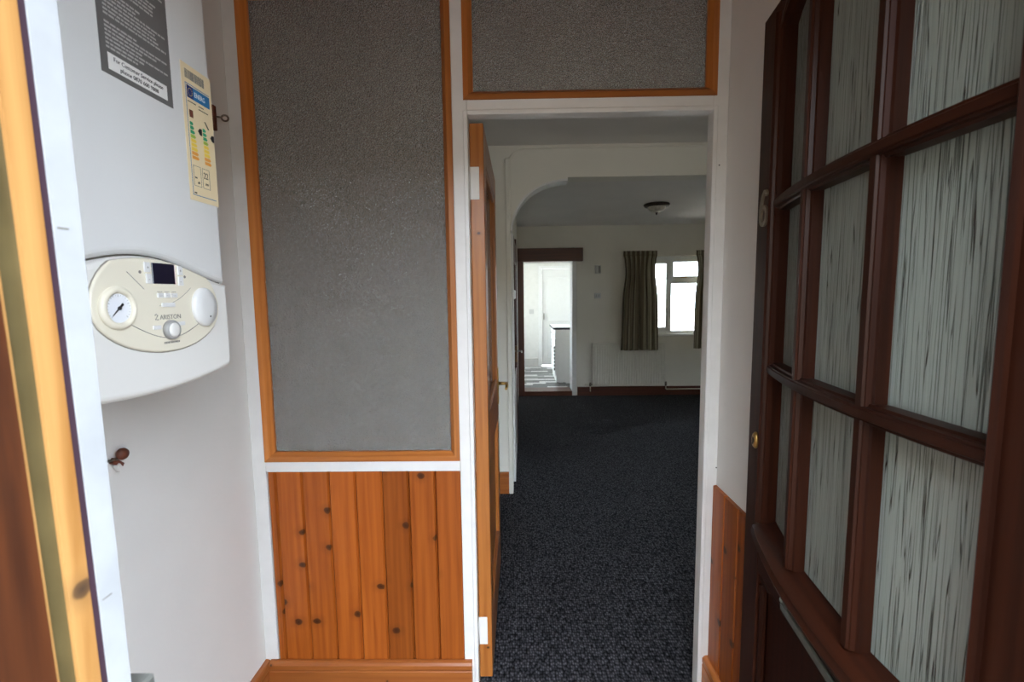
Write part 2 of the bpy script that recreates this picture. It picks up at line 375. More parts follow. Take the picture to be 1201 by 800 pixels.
def text(name, s, size, M, mat, parent, align='LEFT', ext=0.0002, sx=1.0):
    cu = bpy.data.curves.new(name, 'FONT'); cu.body = s; cu.size = size; cu.extrude = ext; cu.align_x = align; cu.resolution_u = 3
    to = bpy.data.objects.new(name+'_src', cu); COL.objects.link(to)
    bpy.context.view_layer.update()
    me = bpy.data.meshes.new_from_object(to.evaluated_get(bpy.context.evaluated_depsgraph_get()))
    bpy.data.objects.remove(to); bpy.data.curves.remove(cu)
    me.transform(M @ Matrix.Diagonal((sx, 1, 1, 1))); me.materials.clear(); me.materials.append(MATS[mat]); me.name = name
    o = bpy.data.objects.new(name, me); COL.objects.link(o)
    if parent: o.parent = parent
    return o
def structure(o, label, cat): return tag(o, label, cat, kind='structure')

# ------------------------------------------------------------------ the setting: ground, floors, ceilings, walls
structure(box('ground', -25, 25, -30, 45, -0.30, -0.10, 'tarmac'), 'dark tarmac ground outside the house', 'ground')
structure(box('wall_shade_left', -1.55, -1.30, -5.0, 0.12, -0.10, 3.3, 'blocker_dark'), 'unseen dark wall added to cut light from the left of the entrance', 'wall')  # added out of view to keep sky on the left from lighting the vestibule
structure(box('wall_shade_street', -14, 14, -12.5, -12.0, -0.10, 4.2, 'blocker_dark'), 'unseen dark wall added across the street to cut the low sky', 'wall')  # unseen, added to block the low sky and dim the upper walls
structure(box('wall_shade_upper', HX0-0.25, HX1+0.25, 0.12, YF1, ZC1+0.25, 5.4, 'outside_render'), 'unseen block added above the rooms to shade the ground in front', 'wall')  # added mass that throws the front ground into shade
structure(box('wall_shade_sun', HX1+0.26, 8.5, YF1, 7.9, -0.10, 7.5, 'outside_render'), 'unseen block added to keep the sun off the back room windows', 'wall')  # unseen sun blocker, added for the back room windows
structure(box('floor', HX0, HX1, D0+0.005, YF0, -0.10, 0.0, 'carpet_loop'), 'dark blue grey loop pile carpet floor running through both rooms', 'floor')
structure(MB().box(XL, XR, 0.37, D0+0.005, -0.10, -0.004).build('floor_vestibule', 'coir'), 'dark coir matting floor of the small entrance vestibule', 'floor')
cv = structure(box('ceiling_tint', XL, XR, 0.37, D0, ZC1-0.012, ZC1-0.001, 'pine_depth'), 'unseen pine sheet added to warm and dim the light high in the vestibule', 'ceiling')  # added above the view so bounced light up high turns warmer and weaker
m = MB().box(HX0, XL-0.05, 0.37, D0+0.005, -0.10, 0.0).box(XR+0.05, HX1, 0.37, D0+0.005, -0.10, 0.0)
structure(m.build('floor_front', 'carpet_loop'), 'dark carpet floor beside the vestibule', 'floor')
structure(box('ceiling_front', HX0, HX1, 0.12, YA1-0.02, ZC1, ZC1+0.25, 'ceiling_white'), 'dim off white ceiling of the front room before the arch', 'ceiling')
structure(box('ceiling', HX0, HX1, YA1-0.02, YF0+0.1, ZC2, ZC2+0.25, 'ceiling_white'), 'off white ceiling of the back room beyond the arch', 'ceiling')

def wall_with_holes(name, x0, x1, y0, y1, z0, z1, holes, mat, label, axis='x'):
    """a solid wall along x (or y) with rectangular holes (a0, a1, zb, zt)"""
    m = MB(); cuts = sorted({x0, x1, *[h[0] for h in holes], *[h[1] for h in holes]})
    for a, b in zip(cuts, cuts[1:]):
        zs = [(z0, z1)]
        for h in holes:
            if h[0] <= a+1e-6 and h[1] >= b-1e-6:
                nz = []
                for p, q in zs:
                    if h[2] > p: nz.append((p, min(q, h[2])))
                    if h[3] < q: nz.append((max(p, h[3]), q))
                zs = nz
        for p, q in zs:
            if axis == 'x': m.box(a, b, y0, y1, p, q)
            else: m.box(y0, y1, a, b, p, q)
    return structure(m.build(name, mat), label, 'wall')

DXL, DXR = -0.350, 0.535         # front door opening
wall_with_holes('wall_front', HX0-0.25, HX1+0.25, 0.12, 0.37, -0.10, 2.6,
    [(DXL-0.06, DXR+0.06, -0.10, 2.12), (-2.75, -1.35, 0.75, 2.10), (1.25, 2.65, 0.75, 2.10)], 'outside_render', 'rendered front house wall around the entrance')
wall_with_holes('wall_left', 0.12, YF1, HX0-0.25, HX0, -0.10, 2.6, [], 'room_white', 'plain side wall of the front room', 'y')
wall_with_holes('wall_right', 0.12, YF1, HX1, HX1+0.25, -0.10, 2.6, [(4.4, 4.95, 1.2, 1.85)], 'room_white', 'plain side wall of the house', 'y')  # the opening serves the added fill window
structure(box('wall_boiler', XL-0.05, XL, 0.37, D1, -0.05, ZC1, 'wall_white'), 'white vestibule wall carrying the boiler', 'wall')
structure(box('wall_vestibule', XR, XR+0.05, 0.37, D1, -0.05, ZC1, 'wall_white'), 'white vestibule wall behind the open dark front door', 'wall')
wall_with_holes('wall_back', HX0, HX1+0.25, YF0, YF1, -0.10, 2.6,
    [(-0.005, 0.790, 0.02, 1.90), (1.60, 2.72, 0.835, 1.908)], 'room_white', 'grey white end wall of the back room with radiator and window')
# arched wall: left pier, quarter arch, beam
def arch_wall():
    top = ZC1+0.01; AX, AZ0, AX1, AZ1 = -0.052, 1.83, 0.334, 2.166
    arc = [(AX1-(AX1-AX)*math.cos(t*math.pi/2/16), AZ0+(AZ1-AZ0)*math.sin(t*math.pi/2/16)) for t in range(17)]
    m = MB()
    m.box(HX0, AX, YA0, YA1, -0.05, AZ0)
    m.box(HX0, AX, YA0, YA1, AZ0, top)
    for (xa, za), (xb, zb) in zip(arc, arc[1:]):
        m.rings([[(xa, YA0, za), (xb, YA0, zb), (xb, YA0, top), (xa, YA0, top)], [(xa, YA1, za), (xb, YA1, zb), (xb, YA1, top), (xa, YA1, top)]])
    m.box(AX1, HX1, YA0, YA1, 2.176, top)
    m.box(2.95, HX1, YA0, YA1, -0.05, 2.176)
    w = structure(m.build('wall_arch', 'room_white'), 'off white wall with a quarter round arch and beam between the rooms', 'wall')
    # thin proud corner strip and arch edge bead
    pin(box('corner_strip', -0.082, AX, YA0-0.022, YA0, 0.0, 2.30, 'room_white', c=0.004), w)
    r = []
    for t in range(17):
        a = t*math.pi/2/16; ca, sa = math.cos(a), math.sin(a)
        r.append([(AX1-(AX1-AX-0.006*k)*ca, y, AZ0+(AZ1-AZ0-0.006*k)*sa) for k, y in ((0, YA0-0.004), (2, YA0-0.004), (2, YA1+0.004), (0, YA1+0.004))])
    pin(MB().rings(r).build('arch_lining', 'white_gloss'), w)
    # faint plaster outline rounding the top corner of the beam
    pts = [(-0.055, YA0-0.001, 1.9+0.05*i) for i in range(8)]+[(-0.055+0.10*(1-math.cos(t*math.pi/12)), YA0-0.001, 2.27+0.095*math.sin(t*math.pi/12)) for t in range(1, 7)]+[(0.3, YA0-0.001, 2.366), (3.0, YA0-0.001, 2.366)]
    pin(MB().tube(pts, 0.007, 8).build('plaster_bead', 'room_white'), w)
    return w
arch_wall()
structure(MB().rings([[(-0.155, YA1, z), (-0.055, YA1, z), (-0.018, YF0, z), (-0.155, YF0, z)] for z in (-0.05, ZC2)]).build('wall_side', 'room_white'), 'narrow sliver of side wall beyond the arch', 'wall')
# kitchen shell
structure(box('floor_kitchen', -0.70, 1.45, YF1, YK, -0.10, 0.056, 'vinyl_b'), 'grey patchwork vinyl plank kitchen floor', 'floor')
structure(box('ceiling_kitchen', -0.95, 1.70, YF1, YK+0.25, ZC3, ZC3+0.2, 'kitchen_white'), 'bright white kitchen ceiling', 'ceiling')
wall_with_holes('wall_kitchen', -0.95, 1.70, YK, YK+0.25, -0.10, ZC3, [(0.41, 1.12, 0.06, 1.885)], 'kitchen_white', 'bright white end wall of the kitchen')
wall_with_holes('wall_kitchen_side', YF1, YK, -0.95, -0.70, -0.10, ZC3, [(6.9, 8.3, 0.5, 2.1)], 'kitchen_white', 'white kitchen side wall out of sight', 'y')
wall_with_holes('wall_kitchen_window', YF1, YK, 1.45, 1.70, -0.10, ZC3, [(6.75, 8.5, 1.0, 2.15)], 'kitchen_white', 'white kitchen wall with a wide window over the worktop', 'y')
fk = bpy.data.objects['floor_kitchen']
random.seed(4)
pl = {}
for k in 'abcd':
    o = MB().box(-0.1475, 0.1475, -0.0485, 0.0485, 0, 0.004, 0.001).build('vinyl_plank', 'vinyl_'+k); pl[k] = o
y = YF1+0.05; row = 0; first = dict(pl)
while y < YK-0.03:
    x = -0.35-0.1*(row % 3)
    while x < 1.3:
        k = random.choice('aabbcdd')
        if first.get(k): o = first.pop(k); 
        else: o = share(pl[k], 'vinyl_plank')
        o.location = (x, y, 0.056); pin(o, fk)
        x += 0.30
    y += 0.10; row += 1
for o in first.values(): bpy.data.objects.remove(o)

# ------------------------------------------------------------------ vestibule partition: white frame, glazing, pine boards
def partition():
    w = empty('wall_partition', (0, D0, 0)); structure(w, 'white framed timber partition with pine boarding and a doorway', 'wall')
    P = lambda n, *a, mat='white_gloss', c=0.002: pin(box(n, *a, mat, c=c), w)
    P('post', XL, -0.870, D0, D1, 0.0, ZC1); P('post', -0.205, -0.158, D0, D1, 0.0, ZC1); P('post', 0.614, XR, D0, D1, 0.0, ZC1)
    P('rail', -0.870, -0.205, D0, D1, 0.808, 0.845); P('rail', -0.870, -0.205, D0, D1, 0.0, 0.10); P('rail', -0.870, -0.205, D0, D1, 2.36, ZC1)
    P('rail', -0.158, 0.614, D0, D1, 1.966, 2.012); P('rail', -0.158, 0.614, D0, D1, 2.36, ZC1)
    P('door_lining', -0.170, -0.156, D0-0.006, D1-0.006, 0.0, 1.979); P('door_lining', 0.612, 0.626, D0-0.006, D1-0.006, 0.0, 1.979)
    P('door_lining', -0.156, 0.612, D0-0.006, D1-0.006, 1.965, 1.979)
    for (x, z) in ((0.636, 1.80), (0.6575, 0.815), (0.634, 0.075)):
        pin(MB().lathe([(0.0022, 0), (0.0022, 0.001)], (x, D0, z), '-y', 10).build('nail_hole', 'ink_black'), w)
    # tongue and groove boards
    first = None; n = 7; wd = 0.640/n
    def plank(wid):
        o = MB().prism([(-wid/2+0.0004, -0.012), (wid/2-0.0004, -0.012), (wid/2-0.0004, -0.003), (wid/2-0.0055, 0.007), (-wid/2+0.0055, 0.007), (-wid/2+0.0004, -0.003)],
            lambda u, v, d: (u, -v, d), 0.0, 0.708).build('plank', 'pine_board'); return o
    for i in range(n):
        if i == 0: o = first = plank(wd)
        else: o = share(first, 'plank')
        o.location = (-0.842+wd*(i+0.5), D0+0.010, 0.10); pin(o, w)
    o = plank(0.0275); o.location = (-0.856, D0+0.010, 0.10); pin(o, w)
    return w
partition()

def fixed_light(name, x0, x1, z0, z1, label):
    w = empty(name, ((x0+x1)/2, D0, z0)); structure(w, label, 'window')
    cx = (x0+x1)/2; fw_, bv, dp = 0.017, 0.013, 0.016
    fr = D0-0.004
    def bead(a, b, inx, inz, mat):
        # mitred chamfered bead from corner a to corner b of the opening (x, z), inward direction (inx, inz)
        def ring(p, ex, ez):
            pr = [(0, 0.026), (0, 0.0), (fw_, 0.0), (fw_+bv, dp), (fw_+bv, 0.026)]
            return [(p[0]-cx+inx*q+ex*q, fr-D0+d, p[1]-z0+inz*q+ez*q) for q, d in pr]
        dx, dz = (1 if b[0] > a[0] else -1 if b[0] < a[0] else 0), (1 if b[1] > a[1] else -1 if b[1] < a[1] else 0)
        o = MB().rings([ring(a, dx, dz), ring(b, -dx, -dz)]).build('glazing_bead', mat, w)
    bead((x0, z0), (x1, z0), 0, 1, 'pine_horiz'); bead((x0, z1), (x1, z1), 0, -1, 'pine_horiz')
    bead((x0, z0), (x0, z1), 1, 0, 'pine_vert'); bead((x1, z0), (x1, z1), -1, 0, 'pine_vert')
    # matching beads on the room side
    m = MB()
    for a in ((x0, x1, z0, z0+0.02), (x0, x1, z1-0.02, z1), (x0, x0+0.02, z0+0.02, z1-0.02), (x1-0.02, x1, z0+0.02, z1-0.02)):
        m.box(a[0]-cx, a[1]-cx, 0.027, 0.045, a[2]-z0, a[3]-z0)
    m.build('inner_bead', 'pine_vert', w)
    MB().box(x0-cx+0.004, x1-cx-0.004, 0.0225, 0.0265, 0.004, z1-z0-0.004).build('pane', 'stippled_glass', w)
    return w
fixed_light('window_1', -0.870, -0.205, 0.845, 2.36, 'tall stippled glass panel in pine beading above the pine boards')
fixed_light('window_2', -0.168, 0.622, 2.010, 2.36, 'stippled glass fanlight in pine beading above the doorway')

# boarding on the right wall below dado height
def dado():
    w = empty('trim_1', (XR, 1.0, 0)); structure(w, 'varnished pine dado boards on the wall behind the dark door', 'panelling')
    first = None; wd = 0.0914; n = 12
    for i in range(n):
        y1 = D0-wd*i; 
        if y1-wd < 0.40: break
        if not first:
            o = first = MB().prism([(-wd/2+0.0004, -0.012), (wd/2-0.0004, -0.012), (wd/2-0.0004, -0.003), (wd/2-0.0055, 0.007), (-wd/2+0.0055, 0.007), (-wd/2+0.0004, -0.003)],
                lambda u, v, d: (-v-0.006, u, d), 0.0, 0.655).build('plank', 'pine_board')
        else: o = share(first, 'plank')
        o.location = (XR, y1-wd/2, 0.10); pin(o, w)
dado()

def skirting(name, a, b, nrm, h, th, mat, label, along):
    """moulded skirting from a to b (x, y); nrm = direction into the room"""
    a, b, nv = Vector(a), Vector(b), Vector(nrm)
    L = (b-a).length; d = (b-a).normalized(); org = a
    prof = [(0, 0), (th, 0), (th, h-0.034), (th*0.92, h-0.031), (th*0.92, h-0.027), (th, h-0.024), (th, h-0.010), (th*0.72, h-0.003), (th*0.4, h), (0, h)]
    mk = lambda t: [(d.x*t+nv.x*p, d.y*t+nv.y*p, z) for p, z in prof]
    o = MB().rings([mk(0), mk(L)]).build(name, mat); o.location = (org.x, org.y, 0)
    return structure(o, label, 'skirting')
skirting('baseboard_partition', (XL+0.02, D0), (-0.178, D0), (0, -1), 0.120, 0.020, 'pine_skirt', 'moulded pine skirting under the pine boards', 'x')
skirting('baseboard_left', (XL, 0.38), (XL, D0), (1, 0), 0.120, 0.020, 'pine_depth', 'moulded pine skirting along the boiler wall', 'y')
skirting('baseboard_right', (XR-0.01, 0.42), (XR-0.01, D0), (-1, 0), 0.135, 0.020, 'pine_depth', 'moulded pine skirting below the dado boards', 'y')
skirting('baseboard_arch', (-2.9, YA0), (-0.083, YA0), (0, -1), 0.155, 0.018, 'pine_skirt', 'orange pine skirting on the wall left of the arch', 'x')
skirting('baseboard_back', (0.80, YF0), (3.1, YF0), (0, -1), 0.122, 0.018, 'dark_wood_rail', 'dark stained skirting below the radiator', 'x')

# ------------------------------------------------------------------ entrance: door frame at the left edge of the view
def door_frame():
    w = empty('trim_2', (DXL, 0.2, 0)); structure(w, 'stained timber front door frame beside the camera with white plaster edge', 'door frame')
    P = lambda n, *a, mat='white_gloss', c=0.002: pin(box(n, *a, mat, c=c), w)
    def lean(n, x0, x1, y0, y1, k0, k1, mat, c=0.003):
        # a strip that is slightly out of plumb: its two long edges lean by k0 and k1
        m = MB(); zz = (-0.09, 2.09)
        o = m.rings([[(x0, y0+k0*(1.65-z), z), (x1, y0+k0*(1.65-z), z), (x1, y1+k1*(1.65-z), z), (x0, y1+k1*(1.65-z), z)] for z in zz]).build(n, mat)
        return pin(o, w)
    lean('jamb', DXL-0.06, DXL+0.002, 0.13, 0.300, 0.0, 0.024, 'jamb_stain')
    lean('stop_arris', DXL-0.05, DXL+0.0005, 0.300, 0.3035, 0.024, 0.023, 'jamb_pine')
    lean('stop_groove', DXL-0.05, DXL-0.004, 0.3035, 0.322, 0.023, 0.018, 'jamb_olive')
    lean('stop', DXL-0.05, DXL-0.001, 0.322, 0.341, 0.018, 0.0145, 'jamb_pine')
    lean('draught_strip', DXL-0.05, DXL-0.002, 0.341, 0.3475, 0.0145, 0.0145, 'draught_strip')
    lean('plaster_edge', DXL-0.06, DXL-0.001, 0.3475, 0.3715, 0.0145, 0.008, 'plaster_dimmed')
    P('jamb', DXR-0.002, DXR+0.06, 0.13, 0.372, -0.09, 2.09, mat='jamb_stain', c=0.004)
    P('head', DXL-0.06, DXR+0.06, 0.13, 0.372, 2.075, 2.12, mat='jamb_stain', c=0.004)
    P('threshold', DXL, DXR, 0.13, 0.372, -0.10, -0.01, mat='jamb_stain', c=0.004)
    for z, s in ((1.455, 1.0), (1.15, 0.7), (0.99, 0.8)):
        pin(MB().box(DXL-0.0009, DXL-0.0004, 0.350+0.0145*(1.65-z), 0.359+0.0145*(1.65-z), z, z+0.0012*s).build('crack', 'ink_grey'), w)
door_frame()
lk = empty('lock_keep', (DXL, 0.374, 0.995))
tag(lk, 'small grey metal lock keep on the inner edge of the door frame', 'lock keep')
MB().box(-0.03, 0.006, 0.0025, 0.006, -0.10, 0.058, 0.001).build('plate', 'keep_metal', lk)
MB().box(-0.03, 0.0035, 0.006, 0.024, -0.08, 0.056, 0.003).build('box', 'keep_metal', lk)

# ------------------------------------------------------------------ open dark front door with a bowed, nine pane glazed bay
def front_door():
    ang = math.atan2(-0.991, -0.134)
    d = empty('door_1', (0.600, 1.121, 0), ang)
    structure(d, 'open dark mahogany front door with a bowed bay of nine reeded panes', 'door')
    X0, X1, Z0, Z1, TH = -0.096, 0.730, 0.035, 2.060, 0.044
    GX0, GX1, GZ0 = 0.0, 0.634, 0.830
    bow = lambda x: -0.034*(1-((x-0.317)/0.317)**2)
    head = lambda x: 1.962+0.080*math.sqrt(max(0.0, 1-((x-0.317)/0.335)**2))
    B = lambda n, *a, mat='mahogany', c=0.002: MB().box(*a, c).build(n, mat, d)
    B('stile', X0, GX0, 0, TH, Z0, Z1); B('stile', GX1, X1, 0, TH, Z0, Z1)
    B('bottom_rail', GX0, GX1, 0, TH, Z0, 0.235, mat='mahogany_rail')
    B('lock_rail', GX0, GX1, 0, TH, 0.690, 0.800, mat='mahogany_rail')
    # lower panel: raised field with a moulding round it
    pn = B('panel', 0.02, 0.614, 0.020, 0.034, 0.235, 0.690)
    m = MB()
    for a in ((GX0, GX1, 0.235, 0.257), (GX0, GX1, 0.668, 0.690), (GX0, GX0+0.022, 0.257, 0.668), (GX1-0.022, GX1, 0.257, 0.668)):
        m.box(a[0], a[1], 0.004, 0.022, a[2], a[3], 0.006)
    m.build('panel_moulding', 'mahogany', d)
    # bowed sill
    xs = [GX0+(GX1-GX0)*i/16 for i in range(17)]
    m = MB().rings([[(x, TH, 0.790), (x, min(0, bow(x))-0.016, 0.790), (x, min(0, bow(x))-0.020, 0.800), (x, min(0, bow(x))-0.016, 0.815), (x, bow(x)+0.036, GZ0+0.004), (x, TH, GZ0+0.004)] for x in xs])
    m.build('sill', 'mahogany_rail', d)
    # bowed, arched head
    m = MB().rings([[(x, TH, head(x)), (x, bow(x)*0.7, head(x)), (x, bow(x)*0.7-0.002, head(x)+0.008), (x, 0.0, 2.056), (x, 0.002, Z1), (x, TH, Z1)] for x in xs])
    m.build('head_rail', 'mahogany_rail', d)
    # glazing bars: moulded section (half width, depth behind the front arris)
    sec = [(-0.0165, 0.064), (-0.0165, 0.013), (-0.0125, 0.011), (-0.0110, 0.004), (-0.0085, 0.0035), (-0.0065, 0.0), (0.0065, 0.0), (0.0085, 0.0035), (0.0110, 0.004), (0.0125, 0.011), (0.0165, 0.013), (0.0165, 0.064)]
    for z in (1.605, 1.215):
        MB().rings([[(x, min(bow(x)+q, TH), z+s*0.95) for s, q in sec] for x in xs]).build('glazing_bar', 'mahogany_rail', d)
    for x in (0.207, 0.427):
        sl = -0.034*(-2*(x-0.317)/0.317**2); n = Vector((-sl, 1)).normalized(); tt = Vector((1, sl)).normalized()
        ring = lambda z: [(x+tt.x*s+n.x*q, bow(x)+0.004+tt.y*s+n.y*q, z) for s, q in sec]
        MB().rings([ring(GZ0), ring(2.05)]).build('glazing_bar', 'mahogany', d)
    # side edges of the bay: moulded posts against the stiles
    for x, sg in ((GX0, 1), (GX1, -1)):
        pr = [(-0.006, 0.040), (-0.006, -0.006), (0.000, -0.010), (0.006, -0.006), (0.008, 0.000), (0.013, 0.002), (0.014, 0.012), (0.014, 0.040)]
        MB().rings([[(x+sg*s, q, z) for s, q in pr] for z in (GZ0-0.005, 2.03)]).build('bay_post', 'mahogany', d)
    # panes
    cols = [GX0+0.006, 0.207, 0.427, GX1-0.006]; rows = [GZ0, 1.215, 1.605, 2.0]
    for i in range(3):
        for j in range(3):
            a, b = cols[i], cols[i+1]; ya, yb = bow(a)+0.035, bow(b)+0.035
            z0, z1 = rows[j]-0.004, rows[j+1]+(0.030 if j == 2 else 0.004)
            c = ((a+b)/2, (ya+yb)/2, z0)
            o = MB().rings([[(a-c[0], ya-c[1], 0), (b-c[0], yb-c[1], 0), (b-c[0], yb-c[1]+0.004, 0), (a-c[0], ya-c[1]+0.004, 0)],
                            [(a-c[0], ya-c[1], z1-z0), (b-c[0], yb-c[1], z1-z0), (b-c[0], yb-c[1]+0.004, z1-z0), (a-c[0], ya-c[1]+0.004, z1-z0)]]).build('pane', 'reeded_glass', d)
            o.location = c
    # letter plate
    lp = MB().box(0.150, 0.470, -0.006, 0.0, 0.697, 0.716, 0.002).box(0.150, 0.470, -0.006, 0.0, 0.738, 0.752, 0.002).box(0.150, 0.185, -0.006, 0.0, 0.716, 0.738).box(0.435, 0.470, -0.006, 0.0, 0.716, 0.738).build('letter_plate', 'letter_metal', d)
    lp['label'] = 'grey metal letter plate'
    MB().box(0.185, 0.435, -0.002, 0.001, 0.716, 0.738).build('slot', 'slot_black', lp)
    for x in (0.160, 0.460): MB().lathe([(0.006, 0), (0.005, 0.004), (0.001, 0.006)], (x, -0.006, 0.7245), '-y', 12).build('screw', 'letter_metal', lp)
    # house number 6 and keyhole
    # flat cast figure: bowl and sweeping tail as ribbons of constant thickness
    no = MB(); cx6, cz6 = -0.047, 1.5865
    def ribbon(pts, wds):
        P = [Vector(p) for p in pts]; rg = []
        for k, p in enumerate(P):
            t = (P[min(k+1, len(P)-1)]-P[max(k-1, 0)]).normalized(); n = Vector((-t.y, t.x))*wds[k]
            q0, q1 = p+n, p-n
            rg.append([(q0.x, 0.0, q0.y), (q0.x, -0.005, q0.y), (q1.x, -0.005, q1.y), (q1.x, 0.0, q1.y)])
        no.rings(rg)
    ribbon([(cx6+0.0185*math.cos(math.radians(15*k)), cz6+0.0215*math.sin(math.radians(15*k))) for k in range(25)], [0.0045+0.0012*abs(math.cos(math.radians(15*k))) for k in range(25)])
    ribbon([(cx6-0.0185, cz6-0.002), (cx6-0.0187, cz6+0.014), (cx6-0.0155, cz6+0.032), (cx6-0.008, cz6+0.048), (cx6+0.003, cz6+0.0575), (cx6+0.0125, cz6+0.0565), (cx6+0.0175, cz6+0.047)], [0.0055, 0.0057, 0.0056, 0.0050, 0.0044, 0.0044, 0.0055])
    o = no.build('house_number', 'number_metal', d); o['label'] = 'bronze house number 6'
    k = MB().lathe([(0.016, 0), (0.016, 0.003), (0.013, 0.007), (0.006, 0.008), (0.005, 0.006)], (-0.042, 0.0, 1.022), '-y', 20, 0.9, 1.35).build('lock_cylinder', 'brass', d)
    MB().box(-0.0435, -0.0405, -0.0092, -0.006, 1.012, 1.030).build('keyway', 'slot_black', k)
    # inner face mouldings so that the back of the door is complete
    for z in (1.72, 0.20): MB().box(X1-0.001, X1+0.006, 0.006, 0.038, z, z+0.10).build('hinge', 'aged_metal', d)
    return d
front_door()

# ------------------------------------------------------------------ open half glazed pine door
def pine_door():
    x0, x1, y0, y1, z0, z1 = -0.156, -0.110, D1, D1+0.762, 0.012, 1.957
    d = empty('door_2', (x0, y0, 0)); structure(d, 'open half glazed pine door seen along its hinge edge', 'door')
    P = lambda n, *a, mat='pine_door', c=0.002: pin(box(n, *a, mat, c=c), d)
    P('stile', x0, x1, y0, y0+0.10, z0, z1); P('stile', x0, x1, y1-0.10, y1, z0, z1)
    P('top_rail', x0, x1, y0+0.10, y1-0.10, z1-0.11, z1, mat='pine_depth'); P('lock_rail', x0, x1, y0+0.10, y1-0.10, 0.80, 0.98, mat='pine_depth'); P('bottom_rail', x0, x1, y0+0.10, y1-0.10, z0, 0.22, mat='pine_depth')
    P('panel', x0+0.016, x1-0.016, y0+0.09, y1-0.09, 0.21, 0.81)
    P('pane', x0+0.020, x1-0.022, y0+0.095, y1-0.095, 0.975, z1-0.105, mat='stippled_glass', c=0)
    m = MB(); a, b = y0+0.10, y1-0.10
    for ya, yb, za, zb in ((a, b, 0.98, 0.995), (a, b, z1-0.125, z1-0.11), (a, a+0.015, 0.995, z1-0.125), (b-0.015, b, 0.995, z1-0.125)): m.box(x1-0.014, x1-0.002, ya, yb, za, zb, 0.003)
    pin(m.build('glazing_bead', 'pine_vert'), d)
    for z in (1.715, 0.142):
        h = P('hinge', x0-0.004, x0+0.030, y0-0.003, y0+0.001, z, z+0.104, mat='white_gloss', c=0.001)
        pin(MB().tube([(x0-0.003, y0-0.004, z), (x0-0.003, y0-0.004, z+0.104)], 0.0045, 8).build('knuckle', 'white_gloss'), h)
    bp = P('handle_plate', x1, x1+0.005, y1-0.085, y1-0.040, 0.865, 1.045, mat='brass', c=0.002)
    yy = y1-0.062
    pin(MB().tube([(x1+0.004, yy, 0.965), (x1+0.040, yy, 0.965), (x1+0.046, yy-0.004, 0.965), (x1+0.047, yy-0.03, 0.962), (x1+0.045, yy-0.095, 0.957)], 0.0075, 8, [0.009, 0.0075, 0.0075, 0.008, 0.0065]).build('lever', 'brass'), bp)
    return d
pine_door()

